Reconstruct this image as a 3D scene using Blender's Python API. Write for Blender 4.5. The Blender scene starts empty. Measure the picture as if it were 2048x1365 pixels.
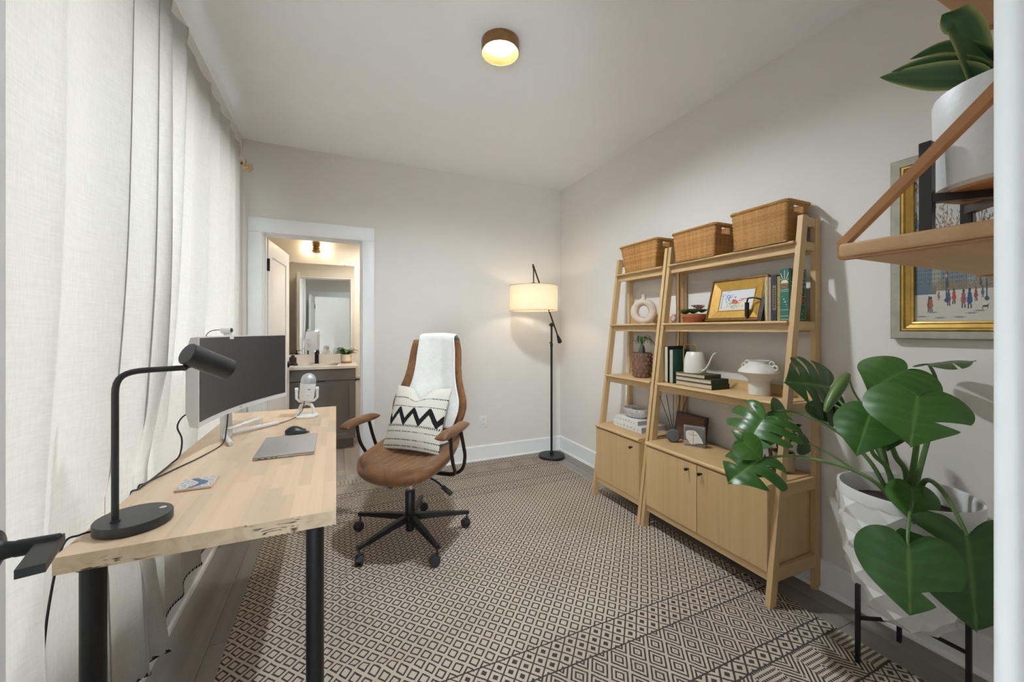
import bpy, bmesh, math, random
import numpy as np
from mathutils import Vector, Matrix

random.seed(7)
rng = np.random.default_rng(7)
scene = bpy.context.scene
COL = scene.collection
PI = math.pi

# ------------------------------------------------------------------ camera
CAM_H = 1.269
cam_data = bpy.data.cameras.new('camera')
cam = bpy.data.objects.new('camera', cam_data)
COL.objects.link(cam)
cam.location = (0.0, 0.0, CAM_H)
cam.rotation_euler = (math.radians(90), 0, math.radians(-24.0))
cam_data.sensor_width = 36.0
cam_data.lens = 790.0 * 36.0 / 2048.0
cam_data.shift_y = -22.5 / 2048.0
cam_data.clip_start = 0.02
cam_data.clip_end = 100
scene.camera = cam

# ------------------------------------------------------------------ world, daylight, exposure
world = bpy.data.worlds.new('overcast_sky')
scene.world = world
world.use_nodes = True
bg = world.node_tree.nodes['Background']
bg.inputs['Color'].default_value = (0.88, 0.95, 1.0, 1)
bg.inputs['Strength'].default_value = 17.0

def area_light(name, loc, rot, sx, sy, power, color):
    l = bpy.data.lights.new(name, 'AREA')
    l.shape = 'RECTANGLE'; l.size = sx; l.size_y = sy
    l.energy = power; l.color = color
    o = bpy.data.objects.new(name, l); COL.objects.link(o)
    o.location = loc; o.rotation_euler = rot
    return o
# portal in the window opening: guides sampling of the sky only
portal = area_light('window_portal', (-0.80, 2.0, 1.37), (0, math.radians(-90), 0), 2.04, 2.42, 1, (1, 1, 1))
portal.data.cycles.is_portal = True
portal2 = area_light('fill_window_portal', (-2.8, -1.715, 0.68), (math.radians(90), 0, math.radians(180)), 4.8, 1.26, 1, (1, 1, 1))  # sampling portal for the added hall window
portal2.data.cycles.is_portal = True

CEILING_LAMP = 720.0
FLOOR_LAMP = 46.0
SCONCE = 42.0
HALL_FILL = 150.0  # strength of the added hall ceiling light
DESK_LAMP = 6.0

scene.view_settings.view_transform = 'Standard'
scene.view_settings.look = 'None'
scene.view_settings.gamma = 1.0
scene.view_settings.use_curve_mapping = False
scene.view_settings.exposure = 0.48
scene.cycles.use_denoising = True
scene.cycles.max_bounces = 10
scene.cycles.diffuse_bounces = 5
scene.cycles.glossy_bounces = 4
scene.cycles.transmission_bounces = 8
scene.cycles.transparent_max_bounces = 12
scene.cycles.sample_clamp_indirect = 6.0
scene.cycles.caustics_reflective = False
scene.cycles.caustics_refractive = False

# ------------------------------------------------------------------ mesh builder
class MB:
    """Collects shapes; build() links them as ONE mesh object."""
    def __init__(self):
        self.v = []; self.f = []; self.c = None
    def add(self, vs, fs):
        n = len(self.v)
        self.v.extend([tuple(map(float, p)) for p in vs])
        self.f.extend([tuple(i + n for i in q) for q in fs])
        return self
    def box(self, x0, x1, y0, y1, z0, z1, b=0.0, seg=1):
        if b <= 0:
            vs = [(x0,y0,z0),(x1,y0,z0),(x1,y1,z0),(x0,y1,z0),(x0,y0,z1),(x1,y0,z1),(x1,y1,z1),(x0,y1,z1)]
            fs = [(0,3,2,1),(4,5,6,7),(0,1,5,4),(1,2,6,5),(2,3,7,6),(3,0,4,7)]
            return self.add(vs, fs)
        bm = bmesh.new()
        bmesh.ops.create_cube(bm, size=1.0)
        for v in bm.verts:
            v.co = ((x0+x1)/2 + v.co.x*(x1-x0), (y0+y1)/2 + v.co.y*(y1-y0), (z0+z1)/2 + v.co.z*(z1-z0))
        bmesh.ops.bevel(bm, geom=list(bm.edges), offset=b, segments=seg, affect='EDGES', profile=0.5)
        return self.bm(bm)
    def bm(self, bm):
        bm.verts.index_update()
        self.add([v.co[:] for v in bm.verts], [[v.index for v in f.verts] for f in bm.faces])
        bm.free(); return self
    def obox(self, c, ax, ay, az, hx, hy, hz):
        """box centred at c with axes ax, ay, az (vectors) and half sizes"""
        c = Vector(c); ax = Vector(ax).normalized(); ay = Vector(ay).normalized(); az = Vector(az).normalized()
        vs = []
        for sz in (-1, 1):
            for sx, sy in ((-1,-1),(1,-1),(1,1),(-1,1)):
                vs.append(c + ax*hx*sx + ay*hy*sy + az*hz*sz)
        return self.add(vs, [(0,3,2,1),(4,5,6,7),(0,1,5,4),(1,2,6,5),(2,3,7,6),(3,0,4,7)])
    def lathe(self, prof, seg=32, c=(0,0,0), sx=1.0, sy=1.0, axis=None, cap=True):
        """prof: list of (r, h). axis: Matrix 3x3 or None for +Z"""
        vs = []; fs = []
        n = len(prof)
        for (r, h) in prof:
            for k in range(seg):
                a = 2*PI*k/seg
                p = Vector((r*math.cos(a)*sx, r*math.sin(a)*sy, h))
                if axis is not None: p = axis @ p
                vs.append((p.x+c[0], p.y+c[1], p.z+c[2]))
        for i in range(n-1):
            for k in range(seg):
                a = i*seg+k; b = i*seg+(k+1) % seg
                fs.append((a, b, b+seg, a+seg))
        if cap:
            fs.append(tuple(reversed(range(seg))))
            fs.append(tuple((n-1)*seg+k for k in range(seg)))
        return self.add(vs, fs)
    def tube(self, pts, r, seg=8, cap=True, closed=False):
        pts = [Vector(p) for p in pts]; n = len(pts)
        rs = r if isinstance(r, (list, tuple)) else [r]*n
        tan = []
        for i in range(n):
            a = pts[(i-1) % n] if (closed or i > 0) else pts[i]
            b = pts[(i+1) % n] if (closed or i < n-1) else pts[i]
            t = (b-a)
            tan.append(t.normalized() if t.length > 1e-9 else Vector((0,0,1)))
        up = Vector((0,0,1)) if abs(tan[0].z) < 0.9 else Vector((1,0,0))
        nrm = (up - tan[0]*up.dot(tan[0])).normalized()
        vs = []; fs = []
        for i in range(n):
            nrm = (nrm - tan[i]*nrm.dot(tan[i]))
            nrm = nrm.normalized() if nrm.length > 1e-6 else tan[i].orthogonal().normalized()
            bn = tan[i].cross(nrm)
            for k in range(seg):
                a = 2*PI*k/seg
                vs.append(pts[i] + (nrm*math.cos(a) + bn*math.sin(a))*rs[i])
        m = n if closed else n-1
        for i in range(m):
            j = (i+1) % n
            for k in range(seg):
                fs.append((i*seg+k, i*seg+(k+1) % seg, j*seg+(k+1) % seg, j*seg+k))
        if cap and not closed:
            fs.append(tuple(reversed(range(seg)))); fs.append(tuple((n-1)*seg+k for k in range(seg)))
        return self.add(vs, fs)
    def prism(self, poly, o, u, v, w, t):
        """poly (a,b) in plane o + a*u + b*v, extruded by w*t"""
        o = Vector(o); u = Vector(u); v = Vector(v); w = Vector(w)*t
        n = len(poly)
        vs = [o+u*a+v*b for a, b in poly] + [o+u*a+v*b+w for a, b in poly]
        fs = [tuple(reversed(range(n))), tuple(range(n, 2*n))]
        for i in range(n):
            j = (i+1) % n
            fs.append((i, j, j+n, i+n))
        return self.add(vs, fs)
    def grid(self, fn, nu, nv, closed_u=False):
        vs = []; fs = []
        for j in range(nv):
            for i in range(nu):
                vs.append(fn(i/(nu if closed_u else nu-1), j/(nv-1)))
        mu = nu if closed_u else nu-1
        for j in range(nv-1):
            for i in range(mu):
                a = j*nu+i; b = j*nu+(i+1) % nu
                fs.append((a, b, b+nu, a+nu))
        return self.add(vs, fs)
    def ball(self, c, rx, ry=None, rz=None, seg=20, rings=12):
        ry = rx if ry is None else ry; rz = rx if rz is None else rz
        prof = []
        vs = []; fs = []
        for j in range(rings+1):
            th = PI*j/rings
            for k in range(seg):
                a = 2*PI*k/seg
                vs.append((c[0]+rx*math.sin(th)*math.cos(a), c[1]+ry*math.sin(th)*math.sin(a), c[2]-rz*math.cos(th)))
        for j in range(rings):
            for k in range(seg):
                a = j*seg+k; b = j*seg+(k+1) % seg
                fs.append((a, b, b+seg, a+seg))
        return self.add(vs, fs)
    def mesh(self, name, ang=35, weld=False):
        me = bpy.data.meshes.new(name)
        me.from_pydata(self.v, [], self.f)
        if weld:
            bm = bmesh.new(); bm.from_mesh(me)
            bmesh.ops.remove_doubles(bm, verts=bm.verts, dist=1e-5)
            bm.to_mesh(me); bm.free()
        me.validate(clean_customdata=False); me.update()
        if ang:
            me.shade_smooth()
            me.set_sharp_from_angle(angle=math.radians(ang))
        return me
    def build(self, name, mat, parent=None, ang=35, weld=False, loc=None, rot=None):
        """vertices are in world space when the parent is unrotated (its location is subtracted)"""
        if parent is not None and not parent.get('_local'):
            L = parent_loc(parent)
            self.v = [(a-L[0], b-L[1], c-L[2]) for a, b, c in self.v]
        me = self.mesh(name, ang, weld)
        if self.c is not None:
            at = me.color_attributes.new('col', 'FLOAT_COLOR', 'POINT')
            buf = np.ones((len(self.v), 4), dtype=np.float32); buf[:, :3] = self.c
            at.data.foreach_set('color', buf.ravel())
        if mat is not None: me.materials.append(mat)
        o = bpy.data.objects.new(name, me); COL.objects.link(o)
        if parent is not None: o.parent = parent
        if loc: o.location = loc
        if rot: o.rotation_euler = rot
        return o

def parent_loc(p):
    L = Vector((0, 0, 0))
    while p is not None:
        L += p.location; p = p.parent
    return L

def tag(o, label=None, cat=None, group=None, kind=None):
    if label: o['label'] = label
    if cat: o['category'] = cat
    if group: o['group'] = group
    if kind: o['kind'] = kind
    return o

def thing(name, label, cat, loc=(0,0,0), rotz=None, group=None):
    o = bpy.data.objects.new(name, None); COL.objects.link(o)
    o.empty_display_size = 0.05
    o.location = loc
    if rotz is not None:
        o.rotation_euler = rotz if isinstance(rotz, tuple) else (0, 0, rotz)
        LOCAL.add(o.name)
    return tag(o, label, cat, group)
LOCAL = set()
_orig_build = MB.build
def _build(self, name, mat, parent=None, **k):
    # things with a rotation carry local coordinates
    top = parent
    while top is not None and top.parent is not None: top = top.parent
    if parent is not None and top.name in LOCAL:
        me_v = self.v
        o = _orig_build(self, name, mat, None, **k)
        o.parent = parent
        return o
    return _orig_build(self, name, mat, parent, **k)
MB.build = _build

def struct(name, mb, mat, parent=None, **k):
    o = mb.build(name, mat, parent, **k)
    if parent is None: o['kind'] = 'structure'
    return o

def copy_tree(o, parent=None):
    c = o.copy(); COL.objects.link(c)
    if parent is not None: c.parent = parent
    for ch in list(o.children): copy_tree(ch, c)
    return c

def bez(p0, p1, p2, p3, n=12):
    p0, p1, p2, p3 = map(Vector, (p0, p1, p2, p3)); out = []
    for i in range(n+1):
        t = i/n; s = 1-t
        out.append(p0*s**3 + p1*3*s*s*t + p2*3*s*t*t + p3*t**3)
    return out

def spline(pts, n=8):
    """Catmull-Rom through the points"""
    P = [Vector(p) for p in pts]; out = []
    for i in range(len(P)-1):
        a = P[max(i-1, 0)]; b = P[i]; c = P[i+1]; d = P[min(i+2, len(P)-1)]
        for k in range(n):
            t = k/n
            out.append(0.5*((2*b)+(c-a)*t+(2*a-5*b+4*c-d)*t*t+(3*b-a-3*c+d)*t**3))
    out.append(P[-1]); return out

# ------------------------------------------------------------------ materials
def srgb(r, g, b):
    f = lambda c: (c/255/12.92) if c/255 <= 0.04045 else ((c/255+0.055)/1.055)**2.4
    return (f(r), f(g), f(b))

class X:
    """a node socket with arithmetic"""
    nt = None
    def __init__(self, s): self.s = s
    @staticmethod
    def m(op, *a, clamp=False):
        n = X.nt.nodes.new('ShaderNodeMath'); n.operation = op; n.use_clamp = clamp
        for i, v in enumerate(a):
            if isinstance(v, X): X.nt.links.new(v.s, n.inputs[i])
            else: n.inputs[i].default_value = v
        return X(n.outputs[0])
    def __add__(s, o): return X.m('ADD', s, o)
    __radd__ = __add__
    def __sub__(s, o): return X.m('SUBTRACT', s, o)
    def __rsub__(s, o): return X.m('SUBTRACT', o, s)
    def __mul__(s, o): return X.m('MULTIPLY', s, o)
    __rmul__ = __mul__
    def __truediv__(s, o): return X.m('DIVIDE', s, o)
    def frac(s): return X.m('FRACT', s)
    def floor(s): return X.m('FLOOR', s)
    def abs(s): return X.m('ABSOLUTE', s)
    def sin(s): return X.m('SINE', s)
    def max(s, o): return X.m('MAXIMUM', s, o)
    def min(s, o): return X.m('MINIMUM', s, o)
    def gt(s, o): return X.m('GREATER_THAN', s, o)
    def lt(s, o): return X.m('LESS_THAN', s, o)
    def sm(s, a, b):
        n = X.nt.nodes.new('ShaderNodeMapRange'); n.interpolation_type = 'SMOOTHSTEP'
        X.nt.links.new(s.s, n.inputs[0]); n.inputs[1].default_value = a; n.inputs[2].default_value = b
        return X(n.outputs[0])

MATS = {}
def new_mat(name):
    m = bpy.data.materials.new(name); m.use_nodes = True
    MATS[name] = m
    nt = m.node_tree
    return m, nt, nt.nodes['Principled BSDF']

def ramp(nt, fac, stops):
    n = nt.nodes.new('ShaderNodeValToRGB')
    e = n.color_ramp.elements
    while len(e) < len(stops): e.new(0.5)
    for el, (p, c) in zip(e, stops):
        el.position = p; el.color = (*c, 1)
    nt.links.new(fac, n.inputs['Fac'])
    return n.outputs['Color']

def mix(nt, fac, a, b, mode='MIX'):
    n = nt.nodes.new('ShaderNodeMix'); n.data_type = 'RGBA'; n.blend_type = mode
    for key, v in ((0, fac), (6, a), (7, b)):
        if hasattr(v, 'is_linked') or isinstance(v, bpy.types.NodeSocket): nt.links.new(v, n.inputs[key])
        elif key == 0: n.inputs[0].default_value = v
        else: n.inputs[key].default_value = (*v, 1)
    return n.outputs[2]

def tex_coord(nt, kind='Object', scale=(1,1,1), rnd=False):
    tc = nt.nodes.new('ShaderNodeTexCoord')
    mp = nt.nodes.new('ShaderNodeMapping'); mp.inputs['Scale'].default_value = scale
    nt.links.new(tc.outputs[kind], mp.inputs['Vector'])
    if rnd:
        oi = nt.nodes.new('ShaderNodeObjectInfo')
        mu = nt.nodes.new('ShaderNodeMath'); mu.operation = 'MULTIPLY'; mu.inputs[1].default_value = 37.0
        nt.links.new(oi.outputs['Random'], mu.inputs[0])
        nt.links.new(mu.outputs[0], mp.inputs['Location'])
    return mp.outputs['Vector']

def noise(nt, vec, scale=5, detail=4, rough=0.55, dist=0.0):
    n = nt.nodes.new('ShaderNodeTexNoise')
    n.inputs['Scale'].default_value = scale; n.inputs['Detail'].default_value = detail
    n.inputs['Roughness'].default_value = rough; n.inputs['Distortion'].default_value = dist
    if vec is not None: nt.links.new(vec, n.inputs['Vector'])
    return n.outputs['Fac']

def bump(nt, bsdf, h, strength=0.2, dist=0.002):
    b = nt.nodes.new('ShaderNodeBump')
    b.inputs['Strength'].default_value = strength; b.inputs['Distance'].default_value = dist
    nt.links.new(h, b.inputs['Height']); nt.links.new(b.outputs[0], bsdf.inputs['Normal'])

def plain(name, col, rough=0.5, metal=0.0, var=0.06, nscale=30, bmp=0.0, spec=None, coat=0.0):
    m, nt, p = new_mat(name)
    v = tex_coord(nt, 'Object')
    f = noise(nt, v, nscale, 3)
    c = ramp(nt, f, [(0.3, tuple(x*(1-var) for x in col)), (0.7, tuple(min(1, x*(1+var)) for x in col))])
    nt.links.new(c, p.inputs['Base Color'])
    p.inputs['Roughness'].default_value = rough; p.inputs['Metallic'].default_value = metal
    if spec is not None: p.inputs['Specular IOR Level'].default_value = spec
    if coat: p.inputs['Coat Weight'].default_value = coat
    if bmp: bump(nt, p, f, bmp)
    return m

def wood(name, dark, light, axis='z', rough=0.45, scale=1.0, contrast=(0.35, 0.68), var=0.08):
    m, nt, p = new_mat(name)
    s = [38*scale, 38*scale, 38*scale]; s['xyz'.index(axis)] = 0.8*scale
    v = tex_coord(nt, 'Object', tuple(s), rnd=True)
    f = noise(nt, v, 1.0, 6, 0.6, 0.2)
    s2 = [9*scale]*3; s2['xyz'.index(axis)] = 0.8*scale
    f2 = noise(nt, tex_coord(nt, 'Object', tuple(s2), rnd=True), 1.0, 3, 0.5, 1.5)
    c1 = ramp(nt, f, [(contrast[0], dark), (contrast[1], light)])
    c2 = ramp(nt, f2, [(0.35, tuple(x*(1-var) for x in light)), (0.65, tuple(min(1, x*(1+var)) for x in light))])
    c = mix(nt, 0.5, c1, c2)
    oi = nt.nodes.new('ShaderNodeObjectInfo')
    hv = nt.nodes.new('ShaderNodeHueSaturation')
    mr = nt.nodes.new('ShaderNodeMapRange'); mr.inputs[3].default_value = 1-var; mr.inputs[4].default_value = 1+var
    nt.links.new(oi.outputs['Random'], mr.inputs[0]); nt.links.new(mr.outputs[0], hv.inputs['Value'])
    nt.links.new(c, hv.inputs['Color']); nt.links.new(hv.outputs[0], p.inputs['Base Color'])
    p.inputs['Roughness'].default_value = rough
    bump(nt, p, f, 0.06, 0.001)
    return m

def vcol(name, rough=0.5, spec=0.5, bmp=0.0, nscale=200, transl=0.0):
    """colour from the 'col' attribute (print, weave, leaf markings)"""
    m, nt, p = new_mat(name)
    a = nt.nodes.new('ShaderNodeAttribute'); a.attribute_name = 'col'
    nt.links.new(a.outputs['Color'], p.inputs['Base Color'])
    p.inputs['Roughness'].default_value = rough; p.inputs['Specular IOR Level'].default_value = spec
    if bmp:
        bump(nt, p, noise(nt, tex_coord(nt, 'Object'), nscale, 3), bmp)
    if transl:
        t = nt.nodes.new('ShaderNodeBsdfTranslucent'); nt.links.new(a.outputs['Color'], t.inputs['Color'])
        mx = nt.nodes.new('ShaderNodeMixShader'); mx.inputs[0].default_value = transl
        nt.links.new(p.outputs[0], mx.inputs[1]); nt.links.new(t.outputs[0], mx.inputs[2])
        nt.links.new(mx.outputs[0], nt.nodes['Material Output'].inputs['Surface'])
    return m

def emis(name, col, strength):
    m, nt, p = new_mat(name)
    p.inputs['Base Color'].default_value = (*col, 1)
    f = noise(nt, tex_coord(nt), 8, 2)
    c = ramp(nt, f, [(0.3, tuple(x*0.97 for x in col)), (0.7, col)])
    nt.links.new(c, p.inputs['Emission Color'])
    p.inputs['Emission Strength'].default_value = strength
    return m

def clear(name, tint=(1,1,1), refl=0.12, rough=0.02, opac=0.06):
    """thin clear pane: mostly see-through, some mirror and a faint body"""
    m, nt, p = new_mat(name)
    p.inputs['Base Color'].default_value = (*tint, 1); p.inputs['Roughness'].default_value = rough
    tr = nt.nodes.new('ShaderNodeBsdfTransparent'); tr.inputs[0].default_value = (*tint, 1)
    fr = nt.nodes.new('ShaderNodeFresnel'); fr.inputs['IOR'].default_value = 1.45
    ad = nt.nodes.new('ShaderNodeMath'); ad.operation = 'ADD'; ad.use_clamp = True; ad.inputs[1].default_value = opac
    nt.links.new(fr.outputs[0], ad.inputs[0])
    mx = nt.nodes.new('ShaderNodeMixShader')
    nt.links.new(ad.outputs[0], mx.inputs[0]); nt.links.new(tr.outputs[0], mx.inputs[1]); nt.links.new(p.outputs[0], mx.inputs[2])
    nt.links.new(mx.outputs[0], nt.nodes['Material Output'].inputs['Surface'])
    return m

def cloth(name, col, transl=0.0, tcol=None, weave=900, var=0.08, bmp=0.25, rough=0.9):
    m, nt, p = new_mat(name)
    v1 = tex_coord(nt, 'Object', (weave*0.12, weave, weave*0.12)); v2 = tex_coord(nt, 'Object', (weave*0.3, weave*0.05, weave))
    f1 = noise(nt, v1, 0.25, 2); f2 = noise(nt, v2, 0.25, 2)
    f = mix(nt, 0.5, f1, f2)
    c = ramp(nt, f, [(0.32, tuple(x*(1-var) for x in col)), (0.68, tuple(min(1, x*(1+var)) for x in col))])
    nt.links.new(c, p.inputs['Base Color']); p.inputs['Roughness'].default_value = rough
    p.inputs['Specular IOR Level'].default_value = 0.2
    if bmp: bump(nt, p, f, bmp, 0.001)
    if transl:
        t = nt.nodes.new('ShaderNodeBsdfTranslucent')
        if tcol is None: nt.links.new(c, t.inputs['Color'])
        else: nt.links.new(mix(nt, 1.0, c, tcol, 'MULTIPLY'), t.inputs['Color'])
        mx = nt.nodes.new('ShaderNodeMixShader'); mx.inputs[0].default_value = transl
        nt.links.new(p.outputs[0], mx.inputs[1]); nt.links.new(t.outputs[0], mx.inputs[2])
        nt.links.new(mx.outputs[0], nt.nodes['Material Output'].inputs['Surface'])
    return m

M_WALL = plain('wall_paint', (0.77, 0.735, 0.695), 0.85, var=0.012, nscale=6, bmp=0.02)
M_CEIL = plain('ceiling_paint', (0.93, 0.93, 0.94), 0.9, var=0.01, nscale=6)
M_TRIM = plain('trim_paint', (0.87, 0.88, 0.895), 0.38, var=0.01, nscale=10)
M_BATHWALL = plain('bathroom_paint', (0.80, 0.75, 0.67), 0.8, var=0.012, nscale=6)
M_DOOR = plain('door_paint', (0.74, 0.74, 0.74), 0.4, var=0.01, nscale=10)
M_BLACK = plain('black_metal', (0.014, 0.015, 0.017), 0.42, metal=0.3, var=0.15, nscale=60)
M_BLACKPL = plain('black_plastic', (0.026, 0.028, 0.033), 0.36, var=0.1)
M_WHITEPL = plain('white_plastic', (0.8, 0.8, 0.79), 0.35, var=0.02)
M_CHROME = plain('chrome', (0.75, 0.75, 0.76), 0.2, metal=1.0, var=0.02)
M_BRASS = plain('brass', (0.62, 0.42, 0.15), 0.28, metal=1.0, var=0.05)
M_BRONZE = plain('bronze', (0.28, 0.15, 0.06), 0.4, metal=0.8, var=0.15)
M_OAK_Z = wood('oak_upright', (0.49, 0.31, 0.138), (0.595, 0.405, 0.205), 'z', 0.5)
M_OAK_Y = wood('oak_long', (0.49, 0.31, 0.138), (0.595, 0.405, 0.205), 'y', 0.5)
M_OAK_X = wood('oak_cross', (0.49, 0.31, 0.138), (0.595, 0.405, 0.205), 'x', 0.5)
M_GLASS = clear('window_glass', (0.96, 0.98, 0.98), opac=0.0)
M_ACRYL = clear('clear_acrylic', (0.97, 0.98, 0.98), opac=0.05)

# ================================================================== the room
XL, XR, YF, YB, ZC = -0.66, 2.18, 0.085, 3.63, 2.743
TW = 0.12

# floor: sub floor with single planks running along the room
M_PLANK = wood('grey_oak_plank', (0.20, 0.182, 0.165), (0.31, 0.285, 0.258), 'y', 0.5, 0.8, (0.3, 0.7), 0.10)
M_SUB = plain('floor_joint', (0.05, 0.042, 0.036), 0.9)
def plank_floor(name, x0, x1, y0, y1, xoff, seedk):
    mb = MB(); mb.box(x0, x1, y0, y1, -0.10, -0.012)
    fl = struct(name, mb, M_SUB)
    r = random.Random(seedk)
    W, L, g = 0.18, 1.22, 0.0007
    full = MB(); full.box(-W/2+g, W/2-g, -L/2+g, L/2-g, -0.012, 0.0, 0.0012)
    full_me = full.mesh('plank'); full_me.materials.append(M_PLANK)
    xs = xoff
    while xs > x0: xs -= W
    while xs < x1:
        a, b = max(xs, x0), min(xs+W, x1)
        ys = y0 - r.uniform(0.05, L-0.05)
        while ys < y1:
            c, d = max(ys, y0), min(ys+L, y1)
            if b-a > 0.012 and d-c > 0.03:
                if b-a > W-1e-6 and d-c > L-1e-6:
                    o = bpy.data.objects.new('plank', full_me); COL.objects.link(o); o.parent = fl
                    o.location = ((a+b)/2, (c+d)/2, 0)
                else:
                    p = MB(); p.box(-(b-a)/2+g, (b-a)/2-g, -(d-c)/2+g, (d-c)/2-g, -0.012, 0.0, 0.0012)
                    me = p.mesh('plank'); me.materials.append(M_PLANK)
                    o = bpy.data.objects.new('plank', me); COL.objects.link(o); o.parent = fl
                    o.location = ((a+b)/2, (c+d)/2, 0)
            ys += L
        xs += W
    return fl
plank_floor('floor', XL, XR, -0.035, YB+TW, -0.468, 3)
plank_floor('floor_bathroom', -0.90, 1.42, YB+TW, 5.10, -0.468, 5)
plank_floor('floor_hall', -5.4, 1.8, -1.7, -0.035, -0.468, 6)

mb = MB(); mb.box(XL-0.2, XR+TW, -0.035, YB+TW, ZC, ZC+0.12); struct('ceiling', mb, M_CEIL)
mb = MB(); mb.box(-0.90, 1.42, YB+TW, 5.22, 2.45, 2.57); struct('ceiling_bathroom', mb, M_CEIL)
mb = MB(); mb.box(-5.52, 1.92, -1.82, -0.035, ZC, ZC+0.12); struct('ceiling_hall', mb, M_CEIL)

# back wall with the bathroom doorway
mb = MB()
mb.box(XL-0.2, -0.54, YB, YB+TW, -0.1, ZC); mb.box(0.219, XR+TW, YB, YB+TW, -0.1, ZC); mb.box(-0.54, 0.219, YB, YB+TW, 2.045, ZC)
struct('wall_back', mb, M_WALL)
mb = MB(); mb.box(XR, XR+TW, -0.035, YB, -0.1, ZC); struct('wall_right', mb, M_WALL)
# left wall with one wide window opening
WY0, WY1, WZ0, WZ1 = 0.78, 3.22, 0.36, 2.38
mb = MB()
mb.box(XL-0.2, XL, -0.035, WY0, -0.1, ZC); mb.box(XL-0.2, XL, WY1, YB, -0.1, ZC)
mb.box(XL-0.2, XL, WY0, WY1, -0.1, WZ0); mb.box(XL-0.2, XL, WY0, WY1, WZ1, ZC)
struct('wall_left', mb, M_WALL)
# front wall with the entry doorway the camera stands in
DX0, DX1 = -0.445, 0.366
mb = MB()
mb.box(XL, DX0-0.018, -0.035, YF, -0.1, ZC); mb.box(DX1+0.018, XR, -0.035, YF, -0.1, ZC); mb.box(DX0-0.018, DX1+0.018, -0.035, YF, 2.05, ZC)
struct('wall_front', mb, M_WALL)

# baseboards with a quarter round shoe
def baseboard(name, a, b, nrm):
    a = Vector(a); b = Vector(b); n = Vector(nrm)
    u = (b-a); L = u.length; u = u.normalized()
    mb = MB()
    mb.prism([(0.0, 0.0), (0.015, 0.0), (0.015, 0.135), (0.011, 0.143), (0.0, 0.146)], a, n, Vector((0,0,1)), u, L)
    shoe = [(0.015, 0.0), (0.030, 0.0), (0.029, 0.008), (0.025, 0.015), (0.015, 0.019)]
    mb.prism(shoe, a, n, Vector((0,0,1)), u, L)
    return struct(name, mb, M_TRIM, ang=25)
baseboard('baseboard_back', (0.322, YB, 0), (XR, YB, 0), (0, -1, 0))
baseboard('baseboard_right', (XR, YF, 0), (XR, YB, 0), (-1, 0, 0))
baseboard('baseboard_left', (XL, YF, 0), (XL, YB, 0), (1, 0, 0))
baseboard('baseboard_front', (DX1+0.11, YF, 0), (XR, YF, 0), (0, 1, 0))
baseboard('baseboard_bathroom', (0.25, 5.10, 0), (1.30, 5.10, 0), (0, -1, 0))

# window: vinyl frame, mullions, three panes, sill
win = bpy.data.objects.new('window_1', None); COL.objects.link(win); win['kind'] = 'structure'
mb = MB()
for (y0, y1, z0, z1) in ((WY0, WY1, WZ0, WZ0+0.05), (WY0, WY1, WZ1-0.05, WZ1), (WY0, WY0+0.05, WZ0+0.05, WZ1-0.05), (WY1-0.05, WY1, WZ0+0.05, WZ1-0.05)):
    mb.box(-0.83, -0.76, y0, y1, z0, z1)
mb.build('window_frame', M_TRIM, win)
lw = (WY1-WY0)/3
for k in (1, 2):
    mb = MB(); mb.box(-0.825, -0.765, WY0+lw*k-0.03, WY0+lw*k+0.03, WZ0+0.05, WZ1-0.05); mb.build('mullion', M_TRIM, win)
for k in range(3):
    mb = MB(); mb.box(-0.797, -0.793, WY0+lw*k+(0.05 if k == 0 else 0.03), WY0+lw*(k+1)-(0.05 if k == 2 else 0.03), WZ0+0.05, WZ1-0.05)
    mb.build('pane', M_GLASS, win)
mb = MB(); mb.box(-0.76, -0.645, WY0-0.03, WY1+0.03, WZ0-0.02, WZ0, 0.004, 2); mb.build('window_sill', M_TRIM, win)

# door casings
def casing(name, x0, x1, ztop, yroom, ydir, ywall0, ywall1, w=0.095):
    """flat casing on the room face, jamb lining through the wall"""
    t = bpy.data.objects.new(name, None); COL.objects.link(t); t['kind'] = 'structure'
    r = 0.006; ya, yb = sorted((yroom, yroom+ydir*0.018))
    for nm, (a, b, z0, z1) in (('casing_leg', (x0-r-w, x0-r, 0, ztop+r)), ('casing_leg', (x1+r, x1+r+w, 0, ztop+r)), ('casing_head', (x0-r-w, x1+r+w, ztop+r, ztop+r+0.115))):
        mb = MB(); mb.box(a, b, ya, yb, z0, z1, 0.003, 2); mb.build(nm, M_TRIM, t)
    for nm, (a, b, z0, z1) in (('jamb', (x0-0.018, x0, 0, ztop+0.018)), ('jamb', (x1, x1+0.018, 0, ztop+0.018)), ('jamb', (x0, x1, ztop, ztop+0.018))):
        mb = MB(); mb.box(a, b, ywall0, ywall1, z0, z1); mb.build(nm, M_TRIM, t)
    return t
ca = casing('trim_1', DX0, DX1, 2.03, YF, 1, -0.035, YF)
cb = casing('trim_2', -0.522, 0.201, 2.027, YB, -1, YB, YB+TW)
mb = MB(); mb.box(-0.522, -0.510, YB+0.045, YB+0.078, 0, 2.015); mb.box(0.189, 0.201, YB+0.045, YB+0.078, 0, 2.015); mb.box(-0.522, 0.201, YB+0.045, YB+0.078, 2.015, 2.027)
mb.build('door_stop', M_TRIM, cb)
mb = MB(); mb.box(0.354, 0.366, 0.005, 0.045, 0, 2.018); mb.build('door_stop', M_TRIM, ca)

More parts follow.
